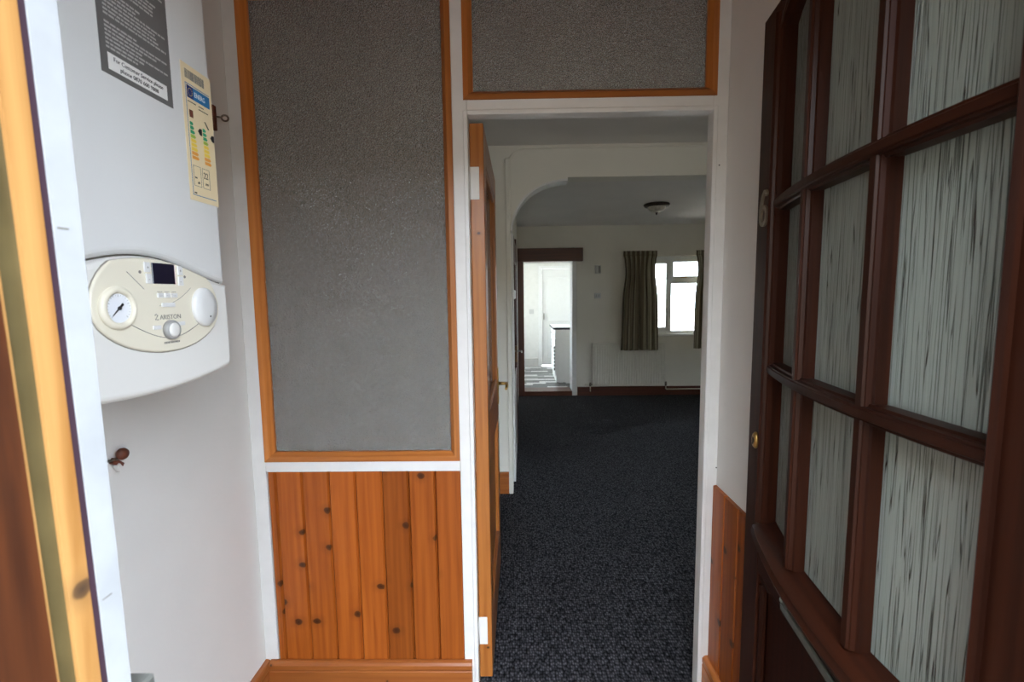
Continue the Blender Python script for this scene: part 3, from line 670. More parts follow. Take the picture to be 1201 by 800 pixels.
# ------------------------------------------------------------------ wall hung boiler
BX, BY0, BY1 = -0.595, 0.535, 0.935
def boiler():
    yc = (BY0+BY1)/2; hw = (BY1-BY0)/2
    b = empty('boiler', (XL, yc, 1.25))
    tag(b, 'white wall hung gas boiler with a cream oval control panel and stickers', 'boiler')
    seam = lambda y: 1.430+0.040*max(0.0, math.cos(math.pi/2*(y-yc)/hw))**1.5
    bot = lambda y: 1.247+0.018*((y-yc)/hw)**2
    fn = lambda u, v, d: (d, u, v)
    ys = [BY0+(BY1-BY0)*i/20 for i in range(21)]
    up = [(y, seam(y)+0.0012) for y in ys]+[(BY1, 2.02), (BY0, 2.02)]
    case = pin(MB().prism(up, fn, XL+0.001, BX, 0.012, 4).build('case', 'boiler_case'), b)
    corner = [(BY1-0.012*(1-math.sin(t*math.pi/8)), 1.277-0.012*(1-0)+0.012*(1-math.cos(t*math.pi/8))) for t in range(0, 5)]
    lo = [(y, bot(y)) for y in ys[1:-1]]+[(BY1-0.010, 1.2635), (BY1-0.003, 1.269), (BY1, 1.279)]+[(y, seam(y)-0.0012) for y in reversed(ys)]+[(BY0, 1.279), (BY0+0.003, 1.269), (BY0+0.010, 1.2635)]
    fas = pin(MB().prism(lo, fn, XL+0.001, BX+0.003, 0.010, 4).build('fascia', 'boiler_fascia'), b)
    fas['label'] = 'off white lower fascia curving at the bottom'
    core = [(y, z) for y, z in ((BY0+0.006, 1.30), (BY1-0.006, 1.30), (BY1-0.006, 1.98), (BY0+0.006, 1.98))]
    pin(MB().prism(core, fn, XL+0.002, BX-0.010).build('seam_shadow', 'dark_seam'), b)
    # oval control panel
    ec, ez, ea, eb = 0.7615, 1.3855, 0.136, 0.0725
    def oval(sa, sb, n=48): return [(ec+ea*sa*math.cos(2*math.pi*k/n), min(ez+(eb if math.sin(2*math.pi*k/n) < 0 else 0.098)*sb*math.sin(2*math.pi*k/n)-(0.004*math.cos(2*math.pi*k/n)), seam(ec+ea*sa*math.cos(2*math.pi*k/n))-0.0045/sb**4)) for k in range(n)]
    F = BX+0.003
    pin(MB().prism(oval(1.012, 1.02), fn, F-0.002, F+0.0008).build('panel_seam', 'panel_line'), fas)
    cp = pin(MB().prism(oval(1, 1), fn, F-0.002, F+0.004, 0.003, 3).build('control_panel', 'boiler_cream'), b)
    cp['label'] = 'cream oval control panel'
    G = F+0.004
    def R(n, y0, y1, z0, z1, h, mat, c=0.0006): return pin(MB().box(G-0.001, G+h, y0, y1, z0, z1, c).build(n, mat), cp)
    # crescent seam below the display and across the lower third
    arc = [(G+0.0002, 0.700+0.100*t/24, 1.345-0.016*math.sin(math.pi*t/24)) for t in range(25)]
    def groove(pts, r=0.0006): pin(MB().tube(pts, r, 6).build('groove', 'ink_grey'), cp)
    groove([(G, 0.690+0.160*t/24, 1.362-0.026*math.sin(math.pi*t/24)) for t in range(25)])
    groove([(G, 0.748+0.075*t/16, 1.425-0.035*math.sin(math.pi*(0.5+t/32))-0.0 if False else 1.390+0.03*(t/16)**2) for t in range(17)], 0.0004)
    groove([(G, 0.690+0.03*t/8, 1.4425-0.026*t/8) for t in range(9)], 0.0005)
    # gauge
    g = pin(MB().lathe([(0.0335, -0.003), (0.0335, 0.003), (0.030, 0.0065), (0.025, 0.007), (0.0235, 0.004), (0.0235, 0.001)], (G, 0.668, 1.388), 'x', 36, 0.95, 0.95).build('gauge_ring', 'boiler_cream'), cp)
    pin(MB().lathe([(0.0225, 0.0), (0.0225, 0.0028)], (G, 0.668, 1.388), 'x', 32, 0.95, 0.95).build('gauge_face', 'gauge_face'), cp)
    t = MB()
    for k in range(21):
        a = math.radians(225-270*k/20); r0 = 0.0165 if k % 5 == 0 else 0.0182
        c_, s_ = math.cos(a), math.sin(a); w_ = 0.00035
        t.quad((G+0.0030, 0.668+r0*c_-w_*s_, 1.388+r0*s_+w_*c_), (G+0.0030, 0.668+r0*c_+w_*s_, 1.388+r0*s_-w_*c_), (G+0.0030, 0.668+0.0198*c_+w_*s_, 1.388+0.0198*s_-w_*c_), (G+0.0030, 0.668+0.0198*c_-w_*s_, 1.388+0.0198*s_+w_*c_))
    pin(t.build('gauge_ticks', 'ink_grey'), cp)
    a = math.radians(222); c_, s_ = math.cos(a), math.sin(a)
    nd = MB().rings([[(G+0.0032, 0.668-0.009*c_+0.0017*s_, 1.388-0.009*s_-0.0017*c_), (G+0.0032, 0.668-0.009*c_-0.0017*s_, 1.388-0.009*s_+0.0017*c_), (G+0.0032, 0.668+0.0165*c_-0.0003*s_, 1.388+0.0165*s_+0.0003*c_), (G+0.0032, 0.668+0.0165*c_+0.0003*s_, 1.388+0.0165*s_-0.0003*c_)],
                     [(G+0.0042, 0.668-0.009*c_+0.0017*s_, 1.388-0.009*s_-0.0017*c_), (G+0.0042, 0.668-0.009*c_-0.0017*s_, 1.388-0.009*s_+0.0017*c_), (G+0.0042, 0.668+0.0165*c_-0.0003*s_, 1.388+0.0165*s_+0.0003*c_), (G+0.0042, 0.668+0.0165*c_+0.0003*s_, 1.388+0.0165*s_-0.0003*c_)]])
    nd.lathe([(0.0028, 0.003), (0.0028, 0.005), (0.001, 0.0055)], (G, 0.668, 1.388), 'x', 12)
    pin(nd.build('needle', 'ink_black'), cp)
    # round cap, knob
    pin(MB().lathe([(0.034, -0.002), (0.034, 0.004), (0.031, 0.0075), (0.015, 0.009), (0.001, 0.009)], (G, 0.853, 1.385), 'x', 36, 0.92, 1.05).build('clock_cap', 'boiler_case'), cp)
    pin(MB().lathe([(0.0016, 0.009), (0.0016, 0.0096)], (G, 0.858, 1.3675), 'x', 8).build('cap_mark', 'ink_black'), cp)
    pin(MB().lathe([(0.0165, -0.001), (0.0160, 0.006), (0.0145, 0.008), (0.0115, 0.0075)], (G, 0.767, 1.349), 'x', 28).build('knob_ring', 'grey_plastic'), cp)
    pin(MB().lathe([(0.0118, 0.0), (0.0118, 0.0085), (0.009, 0.010), (0.001, 0.010)], (G, 0.767, 1.349), 'x', 28).build('knob', 'boiler_fascia'), cp)
    # display and buttons
    R('display', 0.738, 0.786, 1.4255, 1.459, 0.0015, 'screen_dark')
    R('display_edge', 0.7862, 0.7880, 1.4255, 1.459, 0.0012, 'display_pink')
    for y0, z0 in ((0.7225, 1.4435), (0.7245, 1.4255), (0.7935, 1.4415), (0.7935, 1.4235)): R('button', y0, y0+0.0115, z0, z0+0.0155, 0.002, 'boiler_case')
    for k in range(3): R('button', 0.7445+0.0155*k, 0.7575+0.0155*k, 1.403, 1.4105, 0.0018, 'boiler_case')
    R('button', 0.7525, 0.7815, 1.3875, 1.3945, 0.0018, 'boiler_case')
    R('button', 0.731, 0.7465, 1.3515, 1.358, 0.002, 'boiler_case'); R('button', 0.786, 0.801, 1.355, 1.3615, 0.002, 'boiler_case')
    T = lambda y, z, x=G+0.0003: Matrix(((0, 0, 1, x), (1, 0, 0, y), (0, 1, 0, z), (0, 0, 0, 1)))
    sgn = lambda n, s_, sz, y, z, mat='ink_grey', x=G+0.0003, al='LEFT', par=cp, sx=1.0: pin(text(n, s_, sz, T(y, z, x), mat, None, al, sx=sx), par)
    sgn('maker_name', 'ARISTON', 0.0108, 0.7465, 1.3672, sx=1.05)
    lg = MB().tube([(G+0.0004, 0.7365, 1.3745), (G+0.0004, 0.7395, 1.3765), (G+0.0004, 0.742, 1.374), (G+0.0004, 0.737, 1.3675), (G+0.0004, 0.743, 1.3672)], 0.0008, 6); pin(lg.build('maker_emblem', 'ink_grey'), cp)
    for y, z in ((0.7145, 1.443), (0.8105, 1.439)):
        pin(MB().lathe([(0.0026, 0), (0.0026, 0.0005)], (G, y, z), 'x', 8).build('symbol', 'ink_grey'), cp)
    for k in range(3):
        sgn('button_sign', ['ON', 'OK', 'ESC'][k] if False else '\u2014', 0.006, 0.748+0.0155*k, 1.4045, x=G+0.0019)
        pin(MB().box(G, G+0.0003, 0.7455+0.0155*k, 0.7565+0.0155*k, 1.4122, 1.4130).build('button_line', 'ink_grey'), cp)
    sgn('button_sign', '+', 0.008, 0.7262, 1.448, x=G+0.0022); sgn('button_sign', '-', 0.008, 0.7285, 1.430, x=G+0.0022)
    sgn('button_sign', '+', 0.008, 0.7965, 1.446, x=G+0.0022); sgn('button_sign', '-', 0.008, 0.7965, 1.428, x=G+0.0022)
    m = MB(); random.seed(9); y = 0.752
    while y < 0.786: w_ = random.uniform(0.0012, 0.003); m.box(G, G+0.0003, y, y+w_, 1.3265, 1.3298); y += w_+0.001
    pin(tag(m.build('small_print', 'ink_grey'), kind='stuff'), cp)
    # dark sticker with white type
    sd = pin(MB().box(BX-0.0005, BX+0.0006, 0.688, 0.826, 1.7285, 1.995).build('service_sticker', 'sticker_dark'), b); sd['label'] = 'dark grey sticker with rows of pale small print'
    pin(MB().box(BX, BX+0.0010, 0.700, 0.8135, 1.7365, 1.7600).build('sticker_box', 'sticker_white'), sd)
    X2 = BX+0.0012
    sgn('service_text', 'For Customer Service please', 0.0088, 0.7568, 1.7505, 'ink_black', X2, 'CENTER', sd, 0.92)
    sgn('service_text', 'phone 0870 600 9888', 0.0088, 0.7568, 1.7402, 'ink_black', X2, 'CENTER', sd, 0.95)
    m = MB(); random.seed(3); z = 1.7665; row = 0
    while z < 1.985:
        y = 0.699; end = 0.816-(random.choice((0, 0.0, 0.02, 0.05)) if row % 6 else 0.06)
        while y < end:
            w_ = random.uniform(0.0035, 0.012); m.box(BX+0.0004, BX+0.0009, y, min(y+w_, 0.818), z, z+0.0026); y += w_+0.0018
        z += 0.0058+(0.006 if row % 7 == 6 else 0); row += 1
    pin(tag(m.build('small_print', 'sticker_type'), kind='stuff'), sd)
    # energy label
    e0, e1, f0, f1 = 0.8515, 0.9335, 1.581, 1.822
    en = pin(MB().box(BX-0.0115, BX+0.0006, e0, e1-0.003, f0, f1).build('energy_label', 'sticker_cream'), b); en['label'] = 'cream energy rating label with blue header and coloured bars'
    def E(n, y0, y1, z0, z1, mat, h=0.0009): return pin(MB().box(BX+0.0002, BX+h, y0, y1, z0, z1).build(n, mat), en)
    m = MB(); y = e0+0.009; random.seed(12)
    while y < e0+0.060: w_ = random.choice((0.0008, 0.0012, 0.002)); m.box(BX+0.0002, BX+0.0009, y, y+w_, 1.797, 1.8125); y += w_+random.choice((0.0006, 0.001))
    pin(m.build('barcode', 'ink_grey'), en)
    m = MB()
    for a in ((e0+0.008, e1-0.0095, f0+0.010, f0+0.0112), (e0+0.008, e0+0.0090, f0+0.010, 1.7885), (e0+0.008, e1-0.0095, 1.7875, 1.7887)): m.box(BX+0.0002, BX+0.0009, *a)
    pin(m.build('border', 'label_blue'), en)
    E('flag', e0+0.0115, e0+0.0275, 1.764, 1.7855, 'label_navy'); E('header', e0+0.0275, e1-0.0095, 1.764, 1.7855, 'label_blue')
    m = MB()
    for k in range(12): m.lathe([(0.0008, 0.0009), (0.0008, 0.0012)], (BX, e0+0.0195+0.0055*math.cos(k*math.pi/6), 1.7747+0.0065*math.sin(k*math.pi/6)), 'x', 5)
    pin(m.build('stars', 'label_yellow'), en)
    sgn('header_text', 'ENERG', 0.0125, e0+0.030, 1.7705, 'sticker_white', BX+0.0011, 'LEFT', en, 0.75)
    m = MB()
    for y0, y1, z in ((e0+0.012, e0+0.033, 1.757), (e0+0.040, e0+0.054, 1.757), (e0+0.040, e0+0.066, 1.7515)): m.box(BX+0.0002, BX+0.0009, y0, y1, z, z+0.0014)
    pin(tag(m.build('small_print', 'ink_black'), kind='stuff'), en)
    pin(MB().box(BX+0.0002, BX+0.0009, e0+0.014, e0+0.0235, 1.7305, 1.7435).build('tap_symbol', 'rust_brown'), en)
    pin(MB().rings([[(BX+h, e0+0.053, 1.7345), (BX+h, e0+0.056, 1.735), (BX+h, e0+0.066, 1.724), (BX+h, e0+0.063, 1.7225)] for h in (0.0002, 0.0009)]).build('heat_symbol', 'ink_black'), en)
    for yy, zz in ((e0+0.013, 1.7225), (e0+0.047, 1.7205)):
        for k, (mt, wd) in enumerate((('label_green', 0.009), ('label_green', 0.0105), ('label_green', 0.012), ('label_lime', 0.0135), ('label_yellow', 0.0145), ('label_yellow', 0.0155), ('label_yellow', 0.0165), ('label_orange', 0.0175), ('label_orange', 0.0185))):
            z = zz-0.0075*k
            pin(MB().rings([[(BX+h, yy, z), (BX+h, yy+wd-0.003, z), (BX+h, yy+wd, z-0.003), (BX+h, yy+wd-0.003, z-0.006), (BX+h, yy, z-0.006)] for h in (0.0002, 0.0009)]).build('rating_arrow', mt), en)
        a, c = yy+0.0205, zz-0.011
        pin(MB().rings([[(BX+h, a, c), (BX+h, a+0.005, c+0.006), (BX+h, a+0.011, c+0.006), (BX+h, a+0.011, c-0.006), (BX+h, a+0.005, c-0.006)] for h in (0.0002, 0.0009)]).build('class_arrow', 'ink_black'), en)
    for y0 in (e0+0.013, e0+0.037):
        m = MB()
        for a in ((y0, y0+0.020, 1.6085, 1.6093), (y0, y0+0.020, 1.6445, 1.6453), (y0, y0+0.0008, 1.6085, 1.6453), (y0+0.0192, y0+0.020, 1.6085, 1.6453)): m.box(BX+0.0002, BX+0.0009, *a)
        pin(m.build('value_box', 'ink_grey'), en)
    sgn('value_text', '22', 0.0165, e0+0.0395, 1.6270, 'ink_black', BX+0.0010, 'LEFT', en, 0.8); sgn('value_text', 'kW', 0.006, e0+0.0435, 1.6150, 'ink_black', BX+0.0010, 'LEFT', en)
    sgn('value_text', 'dB', 0.006, e0+0.022, 1.6135, 'ink_black', BX+0.0010, 'LEFT', en)
    m = MB()
    for y0, y1, z in ((e0+0.012, e0+0.018, f0+0.0135), (e0+0.016, e0+0.022, 1.6225)): m.box(BX+0.0002, BX+0.0009, y0, y1, z, z+0.0025)
    pin(tag(m.build('small_print', 'ink_black'), kind='stuff'), en)
    return b
boiler()

# ------------------------------------------------------------------ small fittings on the boiler wall
se = empty('screw_eye', (XL, 1.432, 1.94)); tag(se, 'steel screw eye in a rust brown plate beside the energy label', 'hook')
MB().box(0.0, 0.012, -0.012, 0.004, -0.036, 0.036, 0.002).build('plate', 'rust_brown', se)
pts = [(0.012, 0.0, 0.004), (0.030, 0.006, 0.006)]
MB().tube([(0.008, -0.002, 0.004), (0.018, 0.002, 0.004), (0.026, 0.004, 0.003)], 0.0028, 8).build('shank', 'aged_metal', se)
MB().tube([(0.0345+0.0085*math.cos(2*math.pi*k/16), 0.006+0.003*math.cos(2*math.pi*k/16), 0.002+0.0085*math.sin(2*math.pi*k/16)) for k in range(17)], 0.0028, 8).build('ring', 'aged_metal', se)

tp = empty('wall_hook', (XL, 0.985, 1.045)); tag(tp, 'rusty bracket hook with a round brown knob below the boiler', 'hook')
MB().tube([(0, -0.030, 0.004), (0.012, -0.024, 0.004), (0.016, -0.010, 0.004), (0.014, 0.0, 0.001)], 0.0028, 8).build('wire', 'aged_metal', tp)
MB().lathe([(0.006, -0.006), (0.0128, -0.002), (0.0135, 0.004), (0.011, 0.009), (0.003, 0.011)], (0.016, 0.011, 0.010), 'x', 18).build('knob', 'rust_brown', tp)
MB().rings([[(x, -0.012, -0.004), (x, -0.004, 0.006), (x, 0.019, -0.014), (x, 0.013, -0.022)] for x in (0.006, 0.014)]).build('arm', 'rust_brown', tp)
MB().rings([[(x, -0.004, -0.013), (x, 0.003, -0.009), (x, 0.010, -0.020), (x, 0.002, -0.027)] for x in (0.008, 0.018)]).build('clip', 'white_gloss', tp)
MB().box(0.0, 0.012, -0.034, -0.016, -0.014, 0.002, 0.003).build('base', 'white_gloss', tp)

# ------------------------------------------------------------------ kitchen doorway in the back wall
def kitchen_doorway():
    w = empty('trim_3', (0.36, YF0, 0)); structure(w, 'dark stained kitchen door surround with a deep header board', 'door frame')
    P = lambda n, *a, mat='dark_wood', c=0.003: pin(box(n, *a, mat, c=c), w)
    P('jamb', -0.015, 0.068, YF0-0.020, YF1, 0.0, 1.846)
    P('header', -0.012, 0.865, YF0-0.075, YF0, 1.846, 2.022, mat='dark_wood_rail'); P('head_lining', -0.005, 0.79, YF0, YF1, 1.845, 1.90, mat='white_gloss')
    P('jamb', 0.727, 0.787, YF0-0.012, YF1, 0.0, 1.846, mat='white_gloss')
    P('threshold', 0.068, 0.727, YF0-0.02, YF1, 0.0, 0.064, mat='dark_wood_rail')
kitchen_doorway()
def back_door():
    d = empty('door_3', (0.765, YK, 0.06)); structure(d, 'bright white panelled door at the end of the kitchen', 'door')
    P = lambda n, *a, mat='upvc', c=0.003: pin(box(n, *a, mat, c=c), d)
    P('frame', 0.36, 0.425, YK-0.02, YK+0.06, 0.06, 1.93); P('frame', 1.105, 1.17, YK-0.02, YK+0.06, 0.06, 1.93); P('frame', 0.425, 1.105, YK-0.02, YK+0.06, 1.875, 1.93)
    P('leaf', 0.428, 1.102, YK+0.005, YK+0.045, 0.075, 1.872)
    for z0, z1 in ((0.20, 0.72), (0.90, 1.72)): P('panel', 0.53, 1.0, YK-0.004, YK+0.006, z0, z1, c=0.008)
    P('handle', 0.455, 0.475, YK-0.03, YK+0.006, 0.94, 1.06, mat='chrome')
back_door()
skirting('baseboard_kitchen', (-0.70, YK), (0.35, YK), (0, -1), 0.16, 0.016, 'white_gloss', 'white skirting at the end of the kitchen', 'x').location.z = 0.056
def cabinets():
    names = ['white kitchen base cabinet with its end panel facing the doorway', 'white kitchen base cabinet behind the one with the end panel']
    for i in range(2):
        y0 = 6.963+0.40*i; y1 = y0+0.398
        c = empty('base_cabinet', (0.84, (y0+y1)/2, 0.06)); tag(c, names[i], 'cabinet', 'kitchen base cabinets')
        P = lambda n, *a, mat='cabinet_white', k=0.002: pin(box(n, *a, mat, c=k), c)
        P('body', 0.560, 1.14, y0, y1, 0.066, 0.874); 
        P('plinth', 0.60, 0.66, y0, y1, 0.060, 0.066)
        dr = P('drawer', 0.541, 0.559, y0+0.002, y1-0.002, 0.74, 0.870); do = P('door', 0.541, 0.559, y0+0.002, y1-0.002, 0.17, 0.735)
        for par, za, zb in ((dr, 0.79, 0.802), ):
            pin(MB().tube([(0.541, y0+0.12, za), (0.520, y0+0.12, za), (0.520, y1-0.12, za), (0.541, y1-0.12, za)], 0.005, 8).build('handle', 'chrome'), par)
        pin(MB().tube([(0.541, y0+0.05, 0.70), (0.520, y0+0.05, 0.70), (0.520, y0+0.05, 0.56), (0.541, y0+0.05, 0.56)], 0.005, 8).build('handle', 'chrome'), do)
    wt = empty('worktop', (0.83, 7.36, 0.875)); tag(wt, 'dark kitchen worktop with its top coloured pale for glare over the white cabinets', 'worktop')
    pin(box('slab', 0.518, 1.15, 6.958, 7.77, 0.876, 0.905, 'cabinet_white', c=0.003), wt)  # glare on the dark glossy top is put in as a pale colour
    pin(MB().box(0.515, 1.15, 6.952, 6.9575, 0.874, 0.9035).box(0.512, 0.5175, 6.952, 7.77, 0.874, 0.9035).build('edge_strip', 'worktop_dark'), wt)
cabinets()
# bottle rack slots on the exposed front edge of the first cabinet
wr = empty('wine_rack', (0.53, 6.98, 0.25)); 
tag(wr, 'narrow black ladder of rack slots at the cabinet corner', 'rack')
for k in range(7): MB().box(-0.006, 0.010, -0.010, 0.004, 0.0+0.055*k, 0.040+0.055*k, 0.003).build('slot', 'ink_black', wr)
MB().box(0.0095, 0.0105, -0.010, 0.004, 0.0, 0.37).build('backing', 'cabinet_white', wr)

# ------------------------------------------------------------------ windows
def casement(name, x0, x1, z0, z1, y0, label, left_sash=True, mull=None, trans=None):
    w = empty(name, ((x0+x1)/2, y0, z0)); structure(w, label, 'window')
    P = lambda n, *a, mat='upvc', c=0.004: pin(box(n, *a, mat, c=c), w)
    y1 = y0+0.06
    P('frame', x0, x0+0.055, y0, y1, z0, z1); P('frame', x1-0.055, x1, y0, y1, z0, z1)
    P('frame', x0+0.055, x1-0.055, y0, y1, z0, z0+0.045); P('frame', x0+0.055, x1-0.055, y0, y1, z1-0.05, z1)
    m0, m1 = mull
    P('mullion', m0, m1, y0, y1, z0+0.045, z1-0.05)
    P('transom', m1, x1-0.055, y0, y1, trans-0.035, trans+0.035)
    # opening casement on the left with its own sash
    a, b, p, q = x0+0.055, m0, z0+0.045, z1-0.05
    s = pin(MB().box(a, a+0.045, y0-0.012, y0+0.04, p, q, 0.003).box(b-0.026, b, y0-0.012, y0+0.04, p, q, 0.003).box(a+0.045, b-0.026, y0-0.012, y0+0.04, p, p+0.05, 0.003).box(a+0.045, b-0.026, y0-0.012, y0+0.04, q-0.05, q, 0.003).build('sash', 'upvc'), w)
    pin(box('pane', a+0.04, b-0.022, y0+0.006, y0+0.012, p+0.045, q-0.045, 'clear_glass'), w)
    pin(box('pane', m1-0.01, x1-0.05, y0+0.006, y0+0.012, p-0.005, trans-0.03, 'clear_glass'), w)
    s2 = pin(MB().box(m1, m1+0.02, y0-0.012, y0+0.04, trans+0.035, q, 0.003).box(x1-0.085, x1-0.055, y0-0.012, y0+0.04, trans+0.035, q, 0.003).box(m1+0.02, x1-0.085, y0-0.012, y0+0.04, trans+0.035, trans+0.065, 0.003).box(m1+0.02, x1-0.085, y0-0.012, y0+0.04, q-0.03, q, 0.003).build('sash', 'upvc'), w)
    pin(box('pane', m1+0.018, x1-0.08, y0+0.006, y0+0.012, trans+0.06, q-0.025, 'clear_glass'), w)
    for z in (z0+0.31, z0+0.77):
        pin(MB().box(b-0.030, b-0.014, y0-0.030, y0-0.012, z-0.02, z+0.02, 0.003).box(b-0.026, b-0.018, y0-0.036, y0-0.026, z-0.02, z+0.055, 0.003).build('handle', 'grey_plastic'), w)
    pin(MB().box(m1+0.12, m1+0.20, y0-0.03, y0-0.012, trans+0.042, trans+0.054, 0.003).build('handle', 'brass'), w)
    return w
win3 = casement('window_3', 1.60, 2.72, 0.838, 1.905, 6.42, 'white casement window with an opening sash above the radiator', True, (2.052, 2.100), 1.568)
pin(box('sill', 1.60, 2.72, YF0-0.01, 6.43, 0.812, 0.845, 'white_gloss', c=0.004), win3)
def plain_window(name, a0, a1, z0, z1, pos, axis, label):
    w = empty(name, ((a0+a1)/2, pos, z0) if axis == 'x' else (pos, (a0+a1)/2, z0)); structure(w, label, 'window')
    def P(n, p, q, r, s, mat='upvc', d0=0.0, d1=0.06):
        o = box(n, p, q, pos+d0, pos+d1, r, s, mat, c=0.003) if axis == 'x' else box(n, pos+d0, pos+d1, p, q, r, s, mat, c=0.003)
        pin(o, w)
    P('frame', a0, a0+0.05, z0, z1); P('frame', a1-0.05, a1, z0, z1); P('frame', a0+0.05, a1-0.05, z0, z0+0.05); P('frame', a0+0.05, a1-0.05, z1-0.05, z1)
    m = (a0+a1)/2; P('mullion', m-0.03, m+0.03, z0+0.05, z1-0.05)
    P('pane', a0+0.05, m-0.03, z0+0.05, z1-0.05, 'clear_glass', 0.025, 0.030); P('pane', m+0.03, a1-0.05, z0+0.05, z1-0.05, 'clear_glass', 0.025, 0.030)
plain_window('window_4', 6.75, 8.5, 1.0, 2.15, 1.55, 'y', 'wide white kitchen window over the worktop')
plain_window('window_5', 6.9, 8.3, 0.5, 2.1, -0.85, 'y', 'white kitchen window facing the cabinets')
plain_window('window_fill', 4.4, 4.95, 1.2, 1.85, 3.3, 'y', 'unseen side window added to brighten the back room')  # added out of sight for extra daylight on the far walls
plain_window('window_6', -2.75, -1.35, 0.75, 2.10, 0.2, 'x', 'white front room window left of the vestibule')
plain_window('window_7', 1.25, 2.65, 0.75, 2.10, 0.2, 'x', 'white front room window right of the vestibule')

# ------------------------------------------------------------------ curtains
def curtain(name, x0t, x1t, x0b, x1b, zt, zb, y, folds, seed, label, stripes):
    random.seed(seed); n = folds*14; m = MB(); rows = []; nz = 30
    p1, p2, p3 = random.uniform(0, 6), random.uniform(0, 6), random.uniform(0, 6)
    zs = [zt, zt-0.008, zt-0.045, zt-0.058]+[zt-0.058-(zt-0.058-zb)*k/(nz-4) for k in range(1, nz-3)]
    for iz, z in enumerate(zs):
        t = (zt-z)/(zt-zb); g = min(1.0, max(0.0, (t-0.03)/0.30)); g = g*g*(3-2*g)
        # wide gathered heading, drawn in below it, flaring again to the hem
        pinch = 0.030*math.exp(-((t-0.22)/0.16)**2)*(1 if iz > 3 else 0)
        xa, xb = x0t+(x0b-x0t)*t+pinch, x1t+(x1b-x1t)*t-pinch
        row = []
        for i in range(n+1):
            s = i/n; f = s*folds; a = 0.010+0.020*g
            w = 2*math.pi*f+0.9*math.sin(2.3*s*math.pi+p1+1.2*t)+0.5*t*math.sin(9*s+p2)
            fo = math.sin(w)*a*(0.75+0.35*math.sin(5.1*f+p3))
            pl_ = math.sin(2*math.pi*f*3.0)*0.008*max(0.0, 1-t*7)*(1.25 if iz in (1, 2) else 0.8)
            row.append((xa+(xb-xa)*s+0.010*math.sin(w+1.5)*(0.3+0.7*g), y+fo+pl_, z+(0.004*math.sin(2*math.pi*f*3.0) if iz == 0 else 0)))
        rows.append(row)
    m.rings(rows, closed=False, cap=False, smooth=True)
    o = m.build(name, 'striped_curtain')
    uvl = o.data.uv_layers.new(name='UVMap'); 
    for lp in o.data.loops:
        i = lp.vertex_index % (n+1); r = lp.vertex_index//(n+1)
        uvl.data[lp.index].uv = (i/n*stripes, r/len(zs))
    so = o.modifiers.new('thickness', 'SOLIDIFY'); so.thickness = 0.003
    root = empty('curtain', ((x0t+x1t)/2, y, zb)); tag(root, label, 'curtain', 'striped curtains at the casement window')
    pin(o, root); o.name = 'drape'
    pin(MB().tube([(x0t+0.01, y+0.028, zt-0.03), (x1t-0.01, y+0.028, zt-0.03)], 0.008, 8).build('rail', 'white_gloss'), root)
    for xa in (x0t+0.05, x1t-0.05): pin(box('rail_bracket', xa-0.008, xa+0.008, y+0.026, YF0, zt-0.036, zt-0.024, 'white_gloss'), root)
    pin(MB().tube([(x0t-0.002, y-0.012, zt-0.056), (x1t+0.002, y-0.012, zt-0.056)], 0.003, 6).build('heading_tape', 'striped_curtain'), root)
    return root
curtain('curtain', 1.392, 1.835, 1.365, 1.862, 1.964, 0.640, YF0-0.115, 6, 5, 'olive striped pencil pleat curtain hanging in front of the radiator', 7)
curtain('curtain', 2.355, 2.95, 2.345, 2.95, 1.964, 0.655, YF0-0.115, 7, 8, 'olive striped pencil pleat curtain cut off by the doorway edge', 8)

